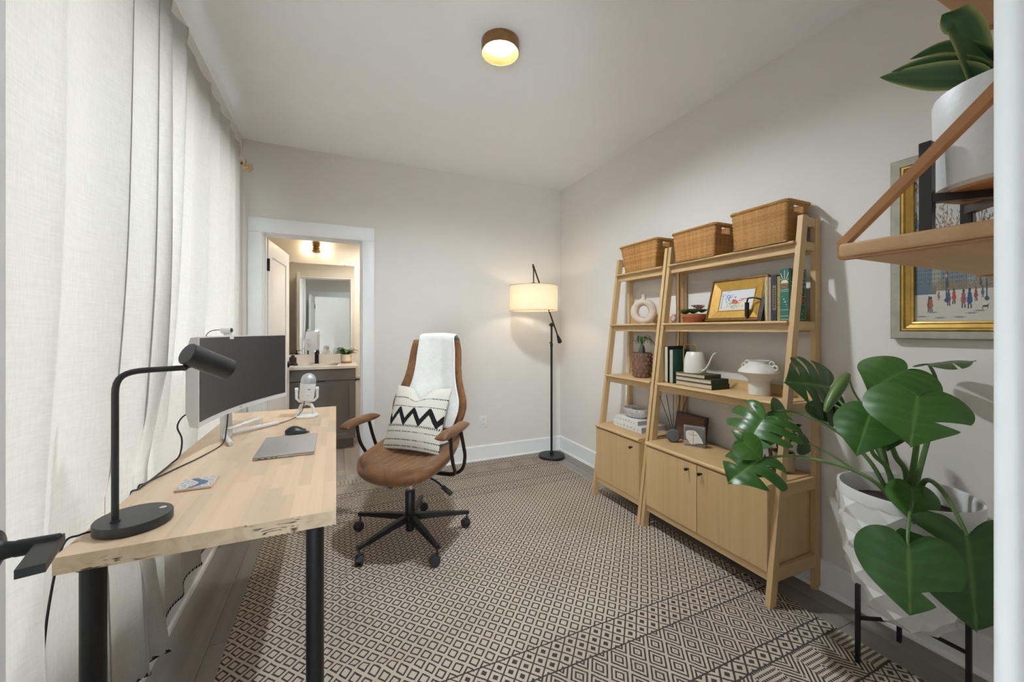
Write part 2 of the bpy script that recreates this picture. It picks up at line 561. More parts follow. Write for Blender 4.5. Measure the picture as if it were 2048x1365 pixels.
def door(name, hinge, ang, W, Hd=2.01, hz=0.93, lever_sign=-1):
    d = bpy.data.objects.new(name, None); COL.objects.link(d); d['kind'] = 'structure'
    d.location = hinge; d.rotation_euler = (0, 0, ang); LOCAL.add(d.name)
    T = 0.035; s = 0.115
    for (a, b) in ((0, s), (W-s, W)):
        mb = MB(); mb.box(a, b, 0, T, 0.012, Hd, 0.0015); mb.build('stile', M_DOOR, d)
    zs = [0.012, 0.24, 0.98, 1.12, Hd-0.13, Hd]
    for (z0, z1) in ((zs[0], zs[1]), (zs[2], zs[3]), (zs[4], zs[5])):
        mb = MB(); mb.box(s, W-s, 0, T, z0, z1); mb.build('rail', M_DOOR, d)
    for (z0, z1) in ((zs[1], zs[2]), (zs[3], zs[4])):
        mb = MB(); mb.box(s, W-s, 0.011, T-0.011, z0, z1)
        # raised field with sloping shoulders on both faces
        for yy, sg in ((0.011, -1), (T-0.011, 1)):
            a, b, c, e = s+0.004, W-s-0.004, z0+0.004, z1-0.004
            i = 0.034
            o = 0.008*sg
            vs = [(a,yy,c),(b,yy,c),(b,yy,e),(a,yy,e),(a+i,yy+o,c+i),(b-i,yy+o,c+i),(b-i,yy+o,e-i),(a+i,yy+o,e-i)]
            mb.add(vs, [(0,1,5,4),(1,2,6,5),(2,3,7,6),(3,0,4,7),(4,5,6,7)])
        mb.build('panel', M_DOOR, d, ang=15)
    ax = Matrix(((1,0,0),(0,0,1),(0,-1,0)))
    for side in (-1, 1):
        y0 = 0.0 if side < 0 else T
        mb = MB()
        A = Matrix(((1,0,0),(0,0,side),(0,-side,0)))
        mb.lathe([(0.0335, 0), (0.0335, 0.004), (0.031, 0.008), (0.020, 0.012), (0.013, 0.020), (0.0115, 0.030), (0.0115, 0.074)], 28, (W-0.045, y0, hz), axis=A)
        rs = mb.build('rosette', M_BLACK, d)
        mb = MB()
        yy = y0 + side*0.066
        ld = Vector((-0.975, side*0.20, 0)); la = Vector((W-0.034, yy, hz))
        mb.obox(la+ld*0.053, ld, Vector((0, 1, 0))-ld*ld.y, (0, 0, 1), 0.053, 0.0145, 0.0065)
        mb.lathe([(0.0125, -0.03), (0.0125, 0.016), (0.010, 0.018)], 20, (W-0.045, y0+side*0.062, hz), axis=A)
        mb.build('lever', M_BLACK, rs)
    for z in (0.22, 1.02, 1.80):
        mb = MB(); mb.box(-0.004, 0.0, 0.001, 0.034, z-0.05, z+0.05); mb.lathe([(0.006, z-0.05), (0.006, z+0.05)], 10, (-0.004, -0.006, 0))
        mb.box(-0.004, 0.030, -0.0015, 0.0, z-0.05, z+0.05)
        mb.build('hinge', M_BLACK, d)
    return d
door('door_1', (-0.447, 0.115, 0), math.radians(92.8), 0.80)
door('door_2', (-0.505, YB+TW+0.004, 0), math.radians(83.5), 0.715)

# bathroom shell
mb = MB(); mb.box(-0.90, 1.42, 5.10, 5.22, -0.1, 2.45); struct('wall_bathroom_back', mb, M_BATHWALL)
mb = MB(); mb.box(-0.90, -0.78, YB+TW, 5.10, -0.1, 2.45); struct('wall_bathroom_left', mb, M_BATHWALL)
mb = MB(); mb.box(1.30, 1.42, YB+TW, 5.10, -0.1, 2.45); struct('wall_bathroom_right', mb, M_BATHWALL)
mb = MB(); mb.box(-0.78, -0.54, YB+TW, YB+TW+0.004, 0, 2.45); mb.box(0.219, 1.30, YB+TW, YB+TW+0.004, 0, 2.45); mb.box(-0.54, 0.219, YB+TW, YB+TW+0.004, 2.05, 2.45)
struct('wall_bathroom_front', mb, M_BATHWALL)
# hall behind the camera, stretched left for an added window lighting the room
HX0, HX1, HZ0, HZ1 = -5.2, -0.40, 0.05, 1.30
mb = MB(); mb.box(-5.52, HX0, -1.82, -1.70, -0.1, ZC); mb.box(HX1, 1.92, -1.82, -1.70, -0.1, ZC); mb.box(HX0, HX1, -1.82, -1.70, -0.1, HZ0); mb.box(HX0, HX1, -1.82, -1.70, HZ1, ZC)
struct('wall_hall_back', mb, M_WALL)
w2 = bpy.data.objects.new('hall_fill_window', None); COL.objects.link(w2); w2['kind'] = 'structure'  # unseen window, added to send fill light through the doorway
for (a, b, c, d) in ((HX0, HX1, HZ0, HZ0+0.05), (HX0, HX1, HZ1-0.05, HZ1), (HX0, HX0+0.05, HZ0+0.05, HZ1-0.05), (HX1-0.05, HX1, HZ0+0.05, HZ1-0.05), ((HX0+HX1)/2-0.03, (HX0+HX1)/2+0.03, HZ0+0.05, HZ1-0.05)):
    mb = MB(); mb.box(a, b, -1.79, -1.74, c, d); mb.build('window_frame', M_TRIM, w2)
for (a, b) in ((HX0+0.05, (HX0+HX1)/2-0.03), ((HX0+HX1)/2+0.03, HX1-0.05)):
    mb = MB(); mb.box(a, b, -1.767, -1.763, HZ0+0.05, HZ1-0.05); mb.build('pane', M_GLASS, w2)
mb = MB(); mb.box(-5.52, -5.40, -1.70, -0.035, -0.1, ZC); struct('wall_hall_left', mb, M_WALL)
mb = MB(); mb.box(1.80, 1.92, -1.70, -0.035, -0.1, ZC); struct('wall_hall_right', mb, M_WALL)
mb = MB(); mb.box(-5.40, XL-0.2, -0.045, -0.035, -0.1, ZC); mb.box(XL-0.2, DX0-0.018, -0.045, -0.035, -0.1, ZC); mb.box(DX1+0.018, 1.80, -0.045, -0.035, -0.1, ZC)
mb.box(DX0-0.018, DX1+0.018, -0.045, -0.035, 2.05, ZC)
struct('wall_hall_front', mb, M_WALL)

# electric outlet on the back wall
t = thing('wall_outlet', 'white duplex electric outlet low on the back wall', 'outlet', (1.31, YB, 0.375))
mb = MB(); mb.box(1.275, 1.345, YB-0.006, YB, 0.318, 0.432, 0.003, 2); mb.build('cover_plate', M_WHITEPL, t)
for z in (0.352, 0.398):
    mb = MB(); mb.box(1.294, 1.326, YB-0.008, YB-0.005, z-0.014, z+0.014, 0.001)
    s = mb.build('socket', M_WHITEPL, t)
    mb = MB()
    for dx in (-0.007, 0.007): mb.box(1.31+dx-0.0012, 1.31+dx+0.0012, YB-0.0085, YB-0.0078, z-0.004, z+0.006)
    mb.box(1.308, 1.312, YB-0.0085, YB-0.0078, z-0.010, z-0.006)
    mb.build('slot', M_BLACKPL, s)

# ------------------------------------------------------------------ ceiling light
def ceiling_light(name, label, x, y, power, zc=ZC, col=(0.88, 0.96, 1.0)):
    t = thing(name, label, 'light', (x, y, zc))
    mb = MB(); R = 0.096
    mb.lathe([(R, zc-0.0005), (R, zc-0.058), (R-0.002, zc-0.0595), (R-0.004, zc-0.058)], 48, (x, y, 0), cap=False)
    mb.build('drum', M_BRONZE, t)
    mb = MB(); mb.lathe([(R-0.004, zc-0.0578), (0.062, zc-0.031), (0.062, zc-0.006)], 48, (x, y, 0), cap=False)
    mb.build('reflector', M_BRASS, t)
    mb = MB(); mb.lathe([(0.0, zc-0.033), (0.0615, zc-0.032), (0.0615, zc-0.030), (0.0, zc-0.030)], 40, (x, y, 0), cap=False)
    mb.build('diffuser', emis(name+'_glow', col, power), t)
    return t
ceiling_light('ceiling_light', 'small round bronze and gold ceiling light glowing above the rug', 0.768, 1.872, CEILING_LAMP)
ceiling_light('bathroom_fill_light', 'unseen ceiling light added to brighten the bathroom', 0.45, 4.45, 400.0, 2.45, (1.0, 0.91, 0.79))  # out of view, added to raise the bathroom's brightness
ceiling_light('hall_fill_light', 'unseen ceiling light added to light the hall behind the doorway', 0.1, -0.9, HALL_FILL)  # out of view, added so the hall is lit and gives frontal fill

# ------------------------------------------------------------------ rug
RUGX0, RUGX1, RUGY0, RUGY1, RUGC = -0.40, 1.93, 0.63, 3.59, 2.13
def rug_material():
    m, nt, p = new_mat('block_print_rug')
    X.nt = nt
    tc = nt.nodes.new('ShaderNodeTexCoord')
    nz = nt.nodes.new('ShaderNodeTexNoise'); nz.inputs['Scale'].default_value = 9; nz.inputs['Detail'].default_value = 2
    nt.links.new(tc.outputs['Object'], nz.inputs['Vector'])
    nz2 = nt.nodes.new('ShaderNodeTexNoise'); nz2.inputs['Scale'].default_value = 240; nz2.inputs['Detail'].default_value = 2
    nt.links.new(tc.outputs['Object'], nz2.inputs['Vector'])
    sp = nt.nodes.new('ShaderNodeSeparateXYZ'); nt.links.new(tc.outputs['Object'], sp.inputs[0])
    w = (X(nz.outputs['Fac'])-0.5)*0.012; fuzz = (X(nz2.outputs['Fac'])-0.5)
    x = X(sp.outputs[0]) + w + fuzz*0.003
    yy = X(sp.outputs[1]) + w*0.6 + fuzz*0.003
    y = (yy - RUGC).abs()
    def diamond(a, b, y0=0.0):
        u = x/a; v = (y-y0)/b
        s = ((u+v).frac()-0.5).abs(); t = ((u-v).frac()-0.5).abs()
        return s.max(t)                                  # 0 centre .. .5 lattice
    def band(lo, hi): return y.gt(lo)*y.lt(hi)
    d1 = diamond(0.064, 0.070)
    field = d1.gt(0.25)*d1.lt(0.385)
    d2 = diamond(0.062, 0.068, 0.797)
    b2 = (d2.lt(0.20)+d2.gt(0.435)).min(1.0)
    d3 = diamond(0.090, 0.118, 0.974)
    b3 = (d3*5.0+0.30).frac().lt(0.46)
    d4 = diamond(0.067, 0.069, 1.13)
    b4 = (d4.lt(0.19)+d4.gt(0.42)).min(1.0)
    # tribal panels: hatching that changes direction from panel to panel
    cell = (x/0.115).floor(); par = (cell*0.5).frac().gt(0.25)
    fx = (x/0.115).frac(); zig = ((fx*2.0-1.0).abs())
    h1 = ((y-1.164)/0.022 + zig*3.0).frac().lt(0.48)
    h2 = (((y-1.164)/0.019).frac().lt(0.5))*((x/0.011).frac().gt(0.22))
    dd = diamond(0.115, 0.115, 1.253)
    b5 = (h1*par + h2*(1.0-par)).min(1.0)*dd.gt(0.10) + dd.lt(0.05)
    d6 = diamond(0.062, 0.060, 1.40)
    b6 = (d6.lt(0.20)+d6.gt(0.43)).min(1.0)
    e = [0.735, 0.863, 1.095, 1.164, 1.342, 1.60]
    ink = field*y.lt(e[0]) + b2*band(e[0], e[1]) + b3*band(e[1], e[2]) + b4*band(e[2], e[3]) + b5*band(e[3], e[4]) + b6*band(e[4], e[5])
    for q in e[:5]: ink = ink.max((y-q).abs().lt(0.0032))
    n3 = nt.nodes.new('ShaderNodeTexNoise'); n3.inputs['Scale'].default_value = 3.0; n3.inputs['Detail'].default_value = 3
    nt.links.new(tc.outputs['Object'], n3.inputs['Vector'])
    cream = ramp(nt, n3.outputs['Fac'], [(0.3, (0.47, 0.40, 0.328)), (0.7, (0.57, 0.495, 0.412))])
    dark = ramp(nt, nz2.outputs['Fac'], [(0.3, (0.038, 0.032, 0.029)), (0.75, (0.115, 0.098, 0.086))])
    c = mix(nt, ink.s, cream, dark)
    nt.links.new(c, p.inputs['Base Color'])
    p.inputs['Roughness'].default_value = 0.95; p.inputs['Specular IOR Level'].default_value = 0.1
    bump(nt, p, nz2.outputs['Fac'], 0.35, 0.002)
    return m
M_RUG = rug_material()
def rug_z(x, y):
    z = 0.0075 + 0.0012*math.sin(3.1*x+1.7*y) + 0.001*math.sin(5.3*y-2.2*x)
    # two soft ripples where the desk pulls the weave
    for (ax, ay, bx, by, h, wd) in ((0.10, 2.30, -0.02, 1.95, 0.011, 0.018), (-0.06, 1.62, 0.35, 1.48, 0.009, 0.022), (-0.3, 1.95, -0.08, 2.05, 0.007, 0.02)):
        dx, dy = bx-ax, by-ay; L2 = dx*dx+dy*dy
        t = max(0, min(1, ((x-ax)*dx+(y-ay)*dy)/L2))
        d = math.hypot(x-ax-dx*t, y-ay-dy*t)
        z += h*math.exp(-(d/wd)**2)*(1-abs(2*t-1)**3)
    return z
rug = thing('area_rug', 'large cream flatweave rug block printed with black diamonds', 'rug', (0, 0, 0))
mb = MB()
nu, nv = 180, 220
mb.grid(lambda u, v: (RUGX0+(RUGX1-RUGX0)*u, RUGY0+(RUGY1-RUGY0)*v, rug_z(RUGX0+(RUGX1-RUGX0)*u, RUGY0+(RUGY1-RUGY0)*v)), nu, nv)
n0 = len(mb.v)
# turned-down edge
ring = [i for i in range(nu)] + [nu*(j+1)+nu-1 for j in range(nv-1)] + [nu*(nv-1)+i for i in range(nu-2, -1, -1)] + [nu*j for j in range(nv-2, 0, -1)]
base = [(mb.v[i][0], mb.v[i][1], 0.0006) for i in ring]
mb.v.extend(base)
for k in range(len(ring)):
    k2 = (k+1) % len(ring)
    mb.f.append((ring[k2], ring[k], n0+k, n0+k2))
mb.build('rug_weave', M_RUG, rug)
mb = MB()
M_FRINGE = plain('rug_fringe', (0.50, 0.44, 0.37), 0.95)
rr = random.Random(2)
for ye, sg in ((RUGY0, -1), (RUGY1, 1)):
    xx = RUGX0
    while xx < RUGX1:
        L = rr.uniform(0.010, 0.016); dx = rr.uniform(-0.004, 0.004)
        mb.tube([(xx, ye-sg*0.003, 0.006), (xx+dx*0.5, ye+sg*L*0.5, 0.005), (xx+dx, ye+sg*L, 0.0028)], [0.0022, 0.002, 0.0012], 4)
        xx += 0.007
o = mb.build('fringe', M_FRINGE, rug); o['kind'] = 'stuff'

# ------------------------------------------------------------------ curtains
M_LINEN = cloth('linen_curtain', (0.80, 0.785, 0.755), transl=0.40, tcol=(0.144, 0.131, 0.121), weave=800, var=0.07, bmp=0.12)
M_STITCH = plain('black_yarn', (0.02, 0.02, 0.02), 0.9)
ZT, ZH = 2.535, 0.145
def curtain(label, y0t, y0b, y1t, y1b, folds, xoff, stitch_left, zbot=ZH):
    t = thing('curtain', label, 'curtain', (xoff, (y0t+y1t)/2, zbot), group='linen curtains on the rod')
    def pt(u, v):
        z = zbot + (ZT-zbot)*v
        k = 1-(z-zbot)/(ZT-zbot)                       # 0 top, 1 bottom
        y = (y0t*(1-k)+y0b*k)*(1-u) + (y1t*(1-k)+y1b*k)*u
        x = xoff - 0.034*math.exp(-((z-0.70)/0.55)**2)
        for (uc, wd, am, flare, ov) in folds:
            e = math.exp(-((u-uc)/wd)**2)
            x += am*(0.8+flare*k)*e
            y -= ov*(u-uc)/wd*e
        x += 0.004*math.sin(u*47+1.3*k)*(0.4+k) + 0.003*math.sin(u*19-2.0*k)
        # gathered on the rod: a slight waist below the header
        x -= 0.006*math.exp(-((z-2.462)/0.02)**2)
        # the desk edge presses the folds back towards the wall
        lim = -0.607 + 0.16*max(0.0, abs(z-0.72)-0.07)
        if y > 1.20: x = min(x, lim)
        x = max(x, -0.6435 if z < 0.38 else -0.655)
        return (x, y, z)
    mb = MB(); mb.grid(pt, 260, 64); mb.build('cloth_panel', M_LINEN, t, ang=0).data.shade_smooth()
    def stitches(fn, n, nm):
        mb = MB()
        for i in range(n):
            a = Vector(fn(i/n)); b = Vector(fn((i+0.62)/n)); c = Vector(fn((i+0.31)/n))
            tang = (b-a)
            inn = INN
            mb.tube([a, b], 0.0016, 5)
            mb.prism([(0, 0), (1, 0), (0.5, 1)], a+Vector((0.0022, 0, 0)), tang, inn*0.010, Vector((1, 0, 0)), 0.0016)
            mb.prism([(0, 0), (1, 0), (0.5, 1)], a-Vector((0.0022, 0, 0)), tang, inn*0.010, Vector((-1, 0, 0)), 0.0016)
        o = mb.build(nm, M_STITCH, t)
    INN = Vector((0, 0, 1)); stitches(lambda s: pt(s, 0.0), int(abs(y1b-y0b)/0.017), 'stitched_hem')
    if stitch_left:
        INN = Vector((0, 1, 0)); stitches(lambda s: pt(0.0, s*0.94), 150, 'stitched_edge')
    return t
curtain('near off-white linen curtain panel beside the entry door and desk lamp', 0.62, 0.62, 1.935, 1.80,
        [(0.20, 0.05, 0.024, 0.3, 0.045), (0.36, 0.03, 0.014, 0.4, 0.025), (0.52, 0.04, 0.022, 0.3, 0.038), (0.735, 0.050, 0.040, 0.3, 0.070), (0.875, 0.035, 0.048, 0.5, 0.050), (0.955, 0.025, 0.050, 0.8, 0.034)], -0.600, False)
curtain('far off-white linen curtain panel with black stitched edge behind the monitor', 1.945, 1.70, 3.27, 3.27,
        [(0.085, 0.045, 0.052, 0.3, 0.062), (0.24, 0.05, 0.018, 0.5, 0.035), (0.40, 0.04, 0.022, 0.4, 0.05), (0.56, 0.04, 0.018, 0.4, 0.035), (0.70, 0.035, 0.022, 0.3, 0.045), (0.82, 0.035, 0.016, 0.3, 0.035), (0.93, 0.035, 0.018, 0.3, 0.035)], -0.606, True)
rod = thing('curtain_rod', 'brass curtain rod with a pierced disc finial near the back wall', 'curtain rod', (-0.622, 2.0, 2.462))
mb = MB(); mb.tube([(-0.622, 0.45, 2.462), (-0.622, 3.345, 2.462)], 0.008, 12); mb.build('rod', M_BRASS, rod)
mb = MB()
for y in (0.6, 1.94, 3.29):
    mb.tube([(XL, y, 2.448), (-0.622, y, 2.448)], 0.005, 8); mb.lathe([(0.018, 0), (0.018, 0.006), (0.006, 0.008)], 16, (XL, y, 2.448), axis=Matrix(((0,0,1),(0,1,0),(-1,0,0))))
mb.build('bracket', M_BRASS, rod)
# finial: cone, spiral tip and open wire disc
mb = MB()
fy = 3.352
AY = Matrix(((1,0,0),(0,0,1),(0,-1,0)))
mb.lathe([(0.010, 0), (0.013, 0.006), (0.013, 0.012), (0.008, 0.022)], 16, (-0.622, fy, 2.462), axis=AY)
mb.build('finial_cap', M_BRONZE, rod)
mb = MB()
cx, cz = -0.585, 2.440
for k in range(18):
    a = 2*PI*k/18
    mb.tube([(cx, fy+0.018, cz), (cx+0.032*math.cos(a), fy+0.022, cz+0.032*math.sin(a))], 0.0012, 5)
for r in (0.015, 0.024, 0.032):
    mb.tube([(cx+r*math.cos(2*PI*k/28), fy+0.021, cz+r*math.sin(2*PI*k/28)) for k in range(28)], 0.0014, 5, closed=True)
mb.ball((cx-0.002, fy+0.016, cz+0.004), 0.013, 0.008, 0.013, 14, 8)
mb.tube([(cx-0.006, fy+0.016, cz+0.03), (cx-0.007, fy+0.016, cz+0.05), (cx-0.010, fy+0.016, cz+0.062)], [0.006, 0.003, 0.001], 6)
mb.build('finial_disc', M_BRASS, rod)

# ------------------------------------------------------------------ desk
DZ = 0.74; DT = 0.041
DY0, DY1, DXL, DXR = 1.266, 2.995, -0.60, 0.0
M_BIRCH = wood('birch_stave', (0.61, 0.43, 0.275), (0.71, 0.54, 0.385), 'y', 0.42, 0.7, (0.3, 0.7), 0.09)
def endgrain():
    m, nt, p = new_mat('birch_end_grain')
    v = tex_coord(nt, 'Object', (1, 1, 1))
    f = noise(nt, v, 16, 5, 0.6, 1.2)
    c1 = ramp(nt, f, [(0.3, (0.55, 0.41, 0.27)), (0.6, (0.70, 0.56, 0.40))])
    v2 = tex_coord(nt, 'Object', (16, 16, 95))
    v2.node.inputs['Rotation'].default_value = (0, math.radians(38), 0)
    f2 = noise(nt, v2, 1.0, 3, 0.55, 0.9)
    big = noise(nt, v, 5.5, 2)
    X.nt = nt
    mask = X(f2).sm(0.56, 0.63)*X(big).sm(0.50, 0.57)
    c = mix(nt, mask.s, c1, (0.09, 0.045, 0.02))
    nt.links.new(c, p.inputs['Base Color']); p.inputs['Roughness'].default_value = 0.55
    bump(nt, p, f2, 0.15, 0.002)
    return m
M_ENDG = endgrain()
desk = thing('desk', 'pale butcher block desk with round black metal legs under the window', 'desk', (-0.30, 2.13, 0))
top = MB(); top.box(DXL+0.004, DXR-0.004, DY0+0.004, DY1-0.004, DZ-DT+0.001, DZ-0.012); top = top.build('tabletop_core', M_BIRCH, desk)
r = random.Random(11); W = (DXR-DXL)/15
for i in range(15):
    x0 = DXL+W*i; y = DY0+0.002 - r.uniform(0, 0.2)
    while y < DY1:
        L = r.uniform(0.22, 0.48); a, b = max(y, DY0+0.002), min(y+L, DY1)
        if DY1-b < 0.06: b = DY1
        if b-a > 0.01:
            mb = MB(); mb.box(-W/2, W/2, -(b-a)/2, (b-a)/2, -DT/2, DT/2)
            me = mb.mesh('stave'); me.materials.append(M_BIRCH)
            o = bpy.data.objects.new('stave', me); COL.objects.link(o); o.parent = desk
            o.location = (x0+W/2+0.30, (a+b)/2-2.13, DZ-DT/2)
        y = b if b == DY1 else y+L
        if b == DY1: break
mb = MB(); mb.box(DXL, DXR, DY0, DY0+0.002, DZ-DT, DZ); mb.build('end_grain_edge', M_ENDG, desk)
for (x, y) in ((-0.058, 1.325), (-0.545, 1.305), (-0.058, 2.935), (-0.545, 2.935)):
    mb = MB(); mb.lathe([(0.024, 0.0), (0.026, 0.002), (0.026, 0.02), (0.0245, 0.022), (0.0245, DZ-DT-0.004)], 28, (x, y, rug_z(x, y)-0.0005 if x > -0.35 else 0.0006))
    lg = mb.build('leg', M_BLACK, desk)
    mb = MB(); mb.lathe([(0.034, DZ-DT-0.006), (0.034, DZ-DT)], 24, (x, y, 0)); mb.build('mounting_plate', M_BLACK, lg)

# desk lamp
lamp = thing('desk_lamp', 'matte black desk lamp with tilted cylinder head on the near desk corner', 'lamp', (-0.50, 1.395, DZ))
mb = MB(); mb.lathe([(0.080, DZ+0.0005), (0.0815, DZ+0.003), (0.0815, DZ+0.024), (0.080, DZ+0.0262), (0.0, DZ+0.0265)], 56, (-0.50, 1.395, 0)); mb.build('base', M_BLACKPL, lamp)
mb = MB(); mb.lathe([(0.0085, DZ+0.0262), (0.0085, DZ+0.0278), (0.0065, DZ+0.0282), (0, DZ+0.0282)], 24, (-0.447, 1.422, 0)); mb.build('touch_switch', M_CHROME, lamp)
pa, pz = (-0.529, 1.368), 1.158
pts = [(pa[0], pa[1], DZ+0.026), (pa[0], pa[1], 1.10)] + bez((pa[0], pa[1], 1.10), (pa[0], pa[1], 1.145), (pa[0]+0.012, pa[1]+0.008, pz), (pa[0]+0.055, pa[1]+0.032, pz), 8) + [(-0.405, 1.440, pz)]
mb = MB(); mb.tube(pts, 0.0078, 14); mb.lathe([(0.0105, DZ+0.026), (0.0105, DZ+0.030), (0.008, DZ+0.031)], 16, (pa[0], pa[1], 0)); mb.build('stem', M_BLACKPL, lamp)
h0 = Vector((-0.398, 1.438, 1.200)); h1 = Vector((-0.315, 1.520, 1.142)); hd = (h1-h0).normalized()
mb = MB(); mb.tube([(-0.408, 1.438, pz), (-0.402, 1.441, pz+0.002), tuple(h0+hd*0.03-Vector((0, 0, 0.022)))], 0.0055, 10); mb.ball((-0.404, 1.440, pz), 0.009); mb.build('knuckle', M_BLACKPL, lamp)
mb = MB()
q = hd.to_track_quat('Z', 'Y').to_matrix(); HL = (h1-h0).length
mb.lathe([(0.0, 0.0), (0.0305, 0.0), (0.0325, 0.002), (0.0325, HL), (0.0305, HL), (0.0305, 0.02), (0.0, 0.02)], 40, tuple(h0), axis=q, cap=False); mb.build('head', M_BLACKPL, lamp)
mb = MB(); mb.lathe([(0, HL-0.03), (0.025, HL-0.03), (0.025, HL-0.024), (0, HL-0.020)], 24, tuple(h0), axis=q, cap=False)
mb.build('bulb', emis('desk_lamp_glow', (1.0, 0.86, 0.66), DESK_LAMP), lamp)
mb = MB(); mb.tube(spline([(-0.578, 1.372, DZ+0.008), (-0.592, 1.355, DZ+0.010), (-0.609, 1.325, DZ+0.002), (-0.6165, 1.29, 0.62), (-0.622, 1.27, 0.45), (-0.630, 1.25, 0.25), (-0.628, 1.23, 0.06), (-0.61, 1.22, 0.006)], 6), 0.0027, 6)
mb.build('power_cord', M_BLACKPL, lamp)

# monitor: wide curved screen on splayed feet
mon = thing('monitor', 'wide curved white computer monitor with a dark blank screen', 'monitor', (-0.52, 2.36, DZ))
mL = Vector((-0.480, 1.868)); mR = Vector((-0.262, 2.577)); mc = (mL+mR)/2; mu = (mR-mL).normalized(); mn = Vector((mu.y, -mu.x))  # mn faces the room
half = (mR-mL).length/2
def mpt(s, z, d=0.0):
    sag = 0.045*(1-(s)**2)
    p = mc + mu*(half*s) - mn*(sag-d)
    return (p.x, p.y, z)
M_SCREEN = plain('blank_screen', (0.018, 0.018, 0.02), 0.32, var=0.02, spec=0.6)
M_MON = plain('monitor_white', (0.72, 0.72, 0.73), 0.4, var=0.02)
zb, zt = 0.892, 1.242
mb = MB(); n = 28
prof = [(0.0, zb), (0.0, zt), (-0.028, zt-0.004), (-0.045, zt-0.06), (-0.045, zb+0.06), (-0.030, zb+0.004)]
vs = []; fs = []
for i in range(n):
    s = -1+2*i/(n-1)
    for (d, z) in prof: vs.append(mpt(s*1.012, z, d))
k = len(prof)
for i in range(n-1):
    for j in range(k):
        fs.append((i*k+j, i*k+(j+1) % k, (i+1)*k+(j+1) % k, (i+1)*k+j))
fs.append(tuple(range(k))); fs.append(tuple(reversed([(n-1)*k+j for j in range(k)])))
mb.add(vs, fs); mb.build('housing', M_MON, mon)
mb = MB(); mb.grid(lambda u, v: mpt(-0.988+1.976*u, zb+0.021+(zt-zb-0.026)*v, 0.0012), 40, 6); mb.build('screen', M_SCREEN, mon)
mb = MB()
for dx in (-0.008, 0.0, 0.008):
    a = Vector(mpt((dx-0.003)/half, zb+0.0075, 0.0008)); b = Vector(mpt((dx+0.002)/half, zb+0.0075, 0.0008))
    mb.prism([(0, 0), (1, 0), (1, 1), (0, 1)], a, b-a, Vector((0, 0, 0.006)), Vector((mn.x, mn.y, 0)), 0.0005)
mb.build('badge', plain('badge_grey', (0.4, 0.4, 0.41), 0.4), mon)
jx, jy = -0.500, 2.325
mb = MB(); mb.obox((jx+0.012, jy-0.008, 0.90), (mn.x, mn.y, 0), (mu.x, mu.y, 0), (0, 0, 1), 0.012, 0.028, 0.155); mb.obox((-0.470, 2.300, 1.06), (mn.x, mn.y, 0), (mu.x, mu.y, 0), (0, 0, 1), 0.03, 0.05, 0.05)
mb.build('stand_neck', M_MON, mon)
for tip in ((-0.436, 2.158), (-0.296, 2.542)):
    mb = MB(); mb.tube([(jx, jy, DZ+0.020), (tip[0], tip[1], DZ+0.0105)], [0.013, 0.0095], 12); mb.build('stand_foot', M_MON, mon)

web = thing('webcam', 'small white round lens webcam clipped on top of the monitor', 'webcam', (-0.47, 2.14, 1.243))
wx, wy = mpt(-0.22, 1.25, -0.01)[:2]
A2 = Matrix(((mu.x, 0, mn.x), (mu.y, 0, mn.y), (0, 1, 0)))
mb = MB(); mb.box(wx-0.018, wx+0.010, wy-0.012, wy+0.012, 1.2425, 1.252, 0.002); mb.obox((wx+0.0125*mn.x, wy+0.0125*mn.y, 1.236), (mn.x, mn.y, 0), (mu.x, mu.y, 0), (0,0,1), 0.002, 0.014, 0.009); mb.build('clip', M_WHITEPL, web)
mb = MB(); mb.lathe([(0.0, -0.03), (0.013, -0.03), (0.0155, -0.026), (0.0155, 0.008), (0.0135, 0.012), (0.0, 0.012)], 28, (wx, wy, 1.267), axis=A2); mb.build('barrel', M_WHITEPL, web)
mb = MB(); mb.lathe([(0.0, 0.0), (0.010, 0.0), (0.010, 0.002), (0.0, 0.003)], 24, (wx+mn.x*0.0118, wy+mn.y*0.0118, 1.267), axis=A2); mb.build('lens', M_BLACKPL, web)
mb = MB(); mb.tube(spline([(wx-0.03*mn.x, wy-0.03*mn.y, 1.268), (wx-0.06, wy-0.03, 1.262), (wx-0.075, wy-0.05, 1.22), (wx-0.08, wy-0.05, 1.05)], 6), 0.0018, 6); mb.build('cable', M_BLACKPL, web)

# clear riser in front of the monitor
ris = thing('acrylic_riser', 'clear acrylic riser stand in front of the monitor', 'stand', (-0.41, 2.37, DZ))
ra = Vector((-0.470, 2.262, 0)); rb = Vector((-0.378, 2.472, 0)); ru = (rb-ra).normalized(); rn = Vector((ru.y, -ru.x, 0)); RL = (rb-ra).length
for s in (0.0, RL):
    mb = MB(); mb.obox(ra+ru*s+Vector((0, 0, DZ+0.03)), rn, ru, (0, 0, 1), 0.022, 0.0022, 0.0295); mb.build('side_panel', M_ACRYL, ris)
mb = MB(); mb.obox((ra+rb)/2+Vector((0, 0, DZ+0.0615)), rn, ru, (0, 0, 1), 0.022, RL/2+0.002, 0.002); mb.build('shelf_panel', M_ACRYL, ris)

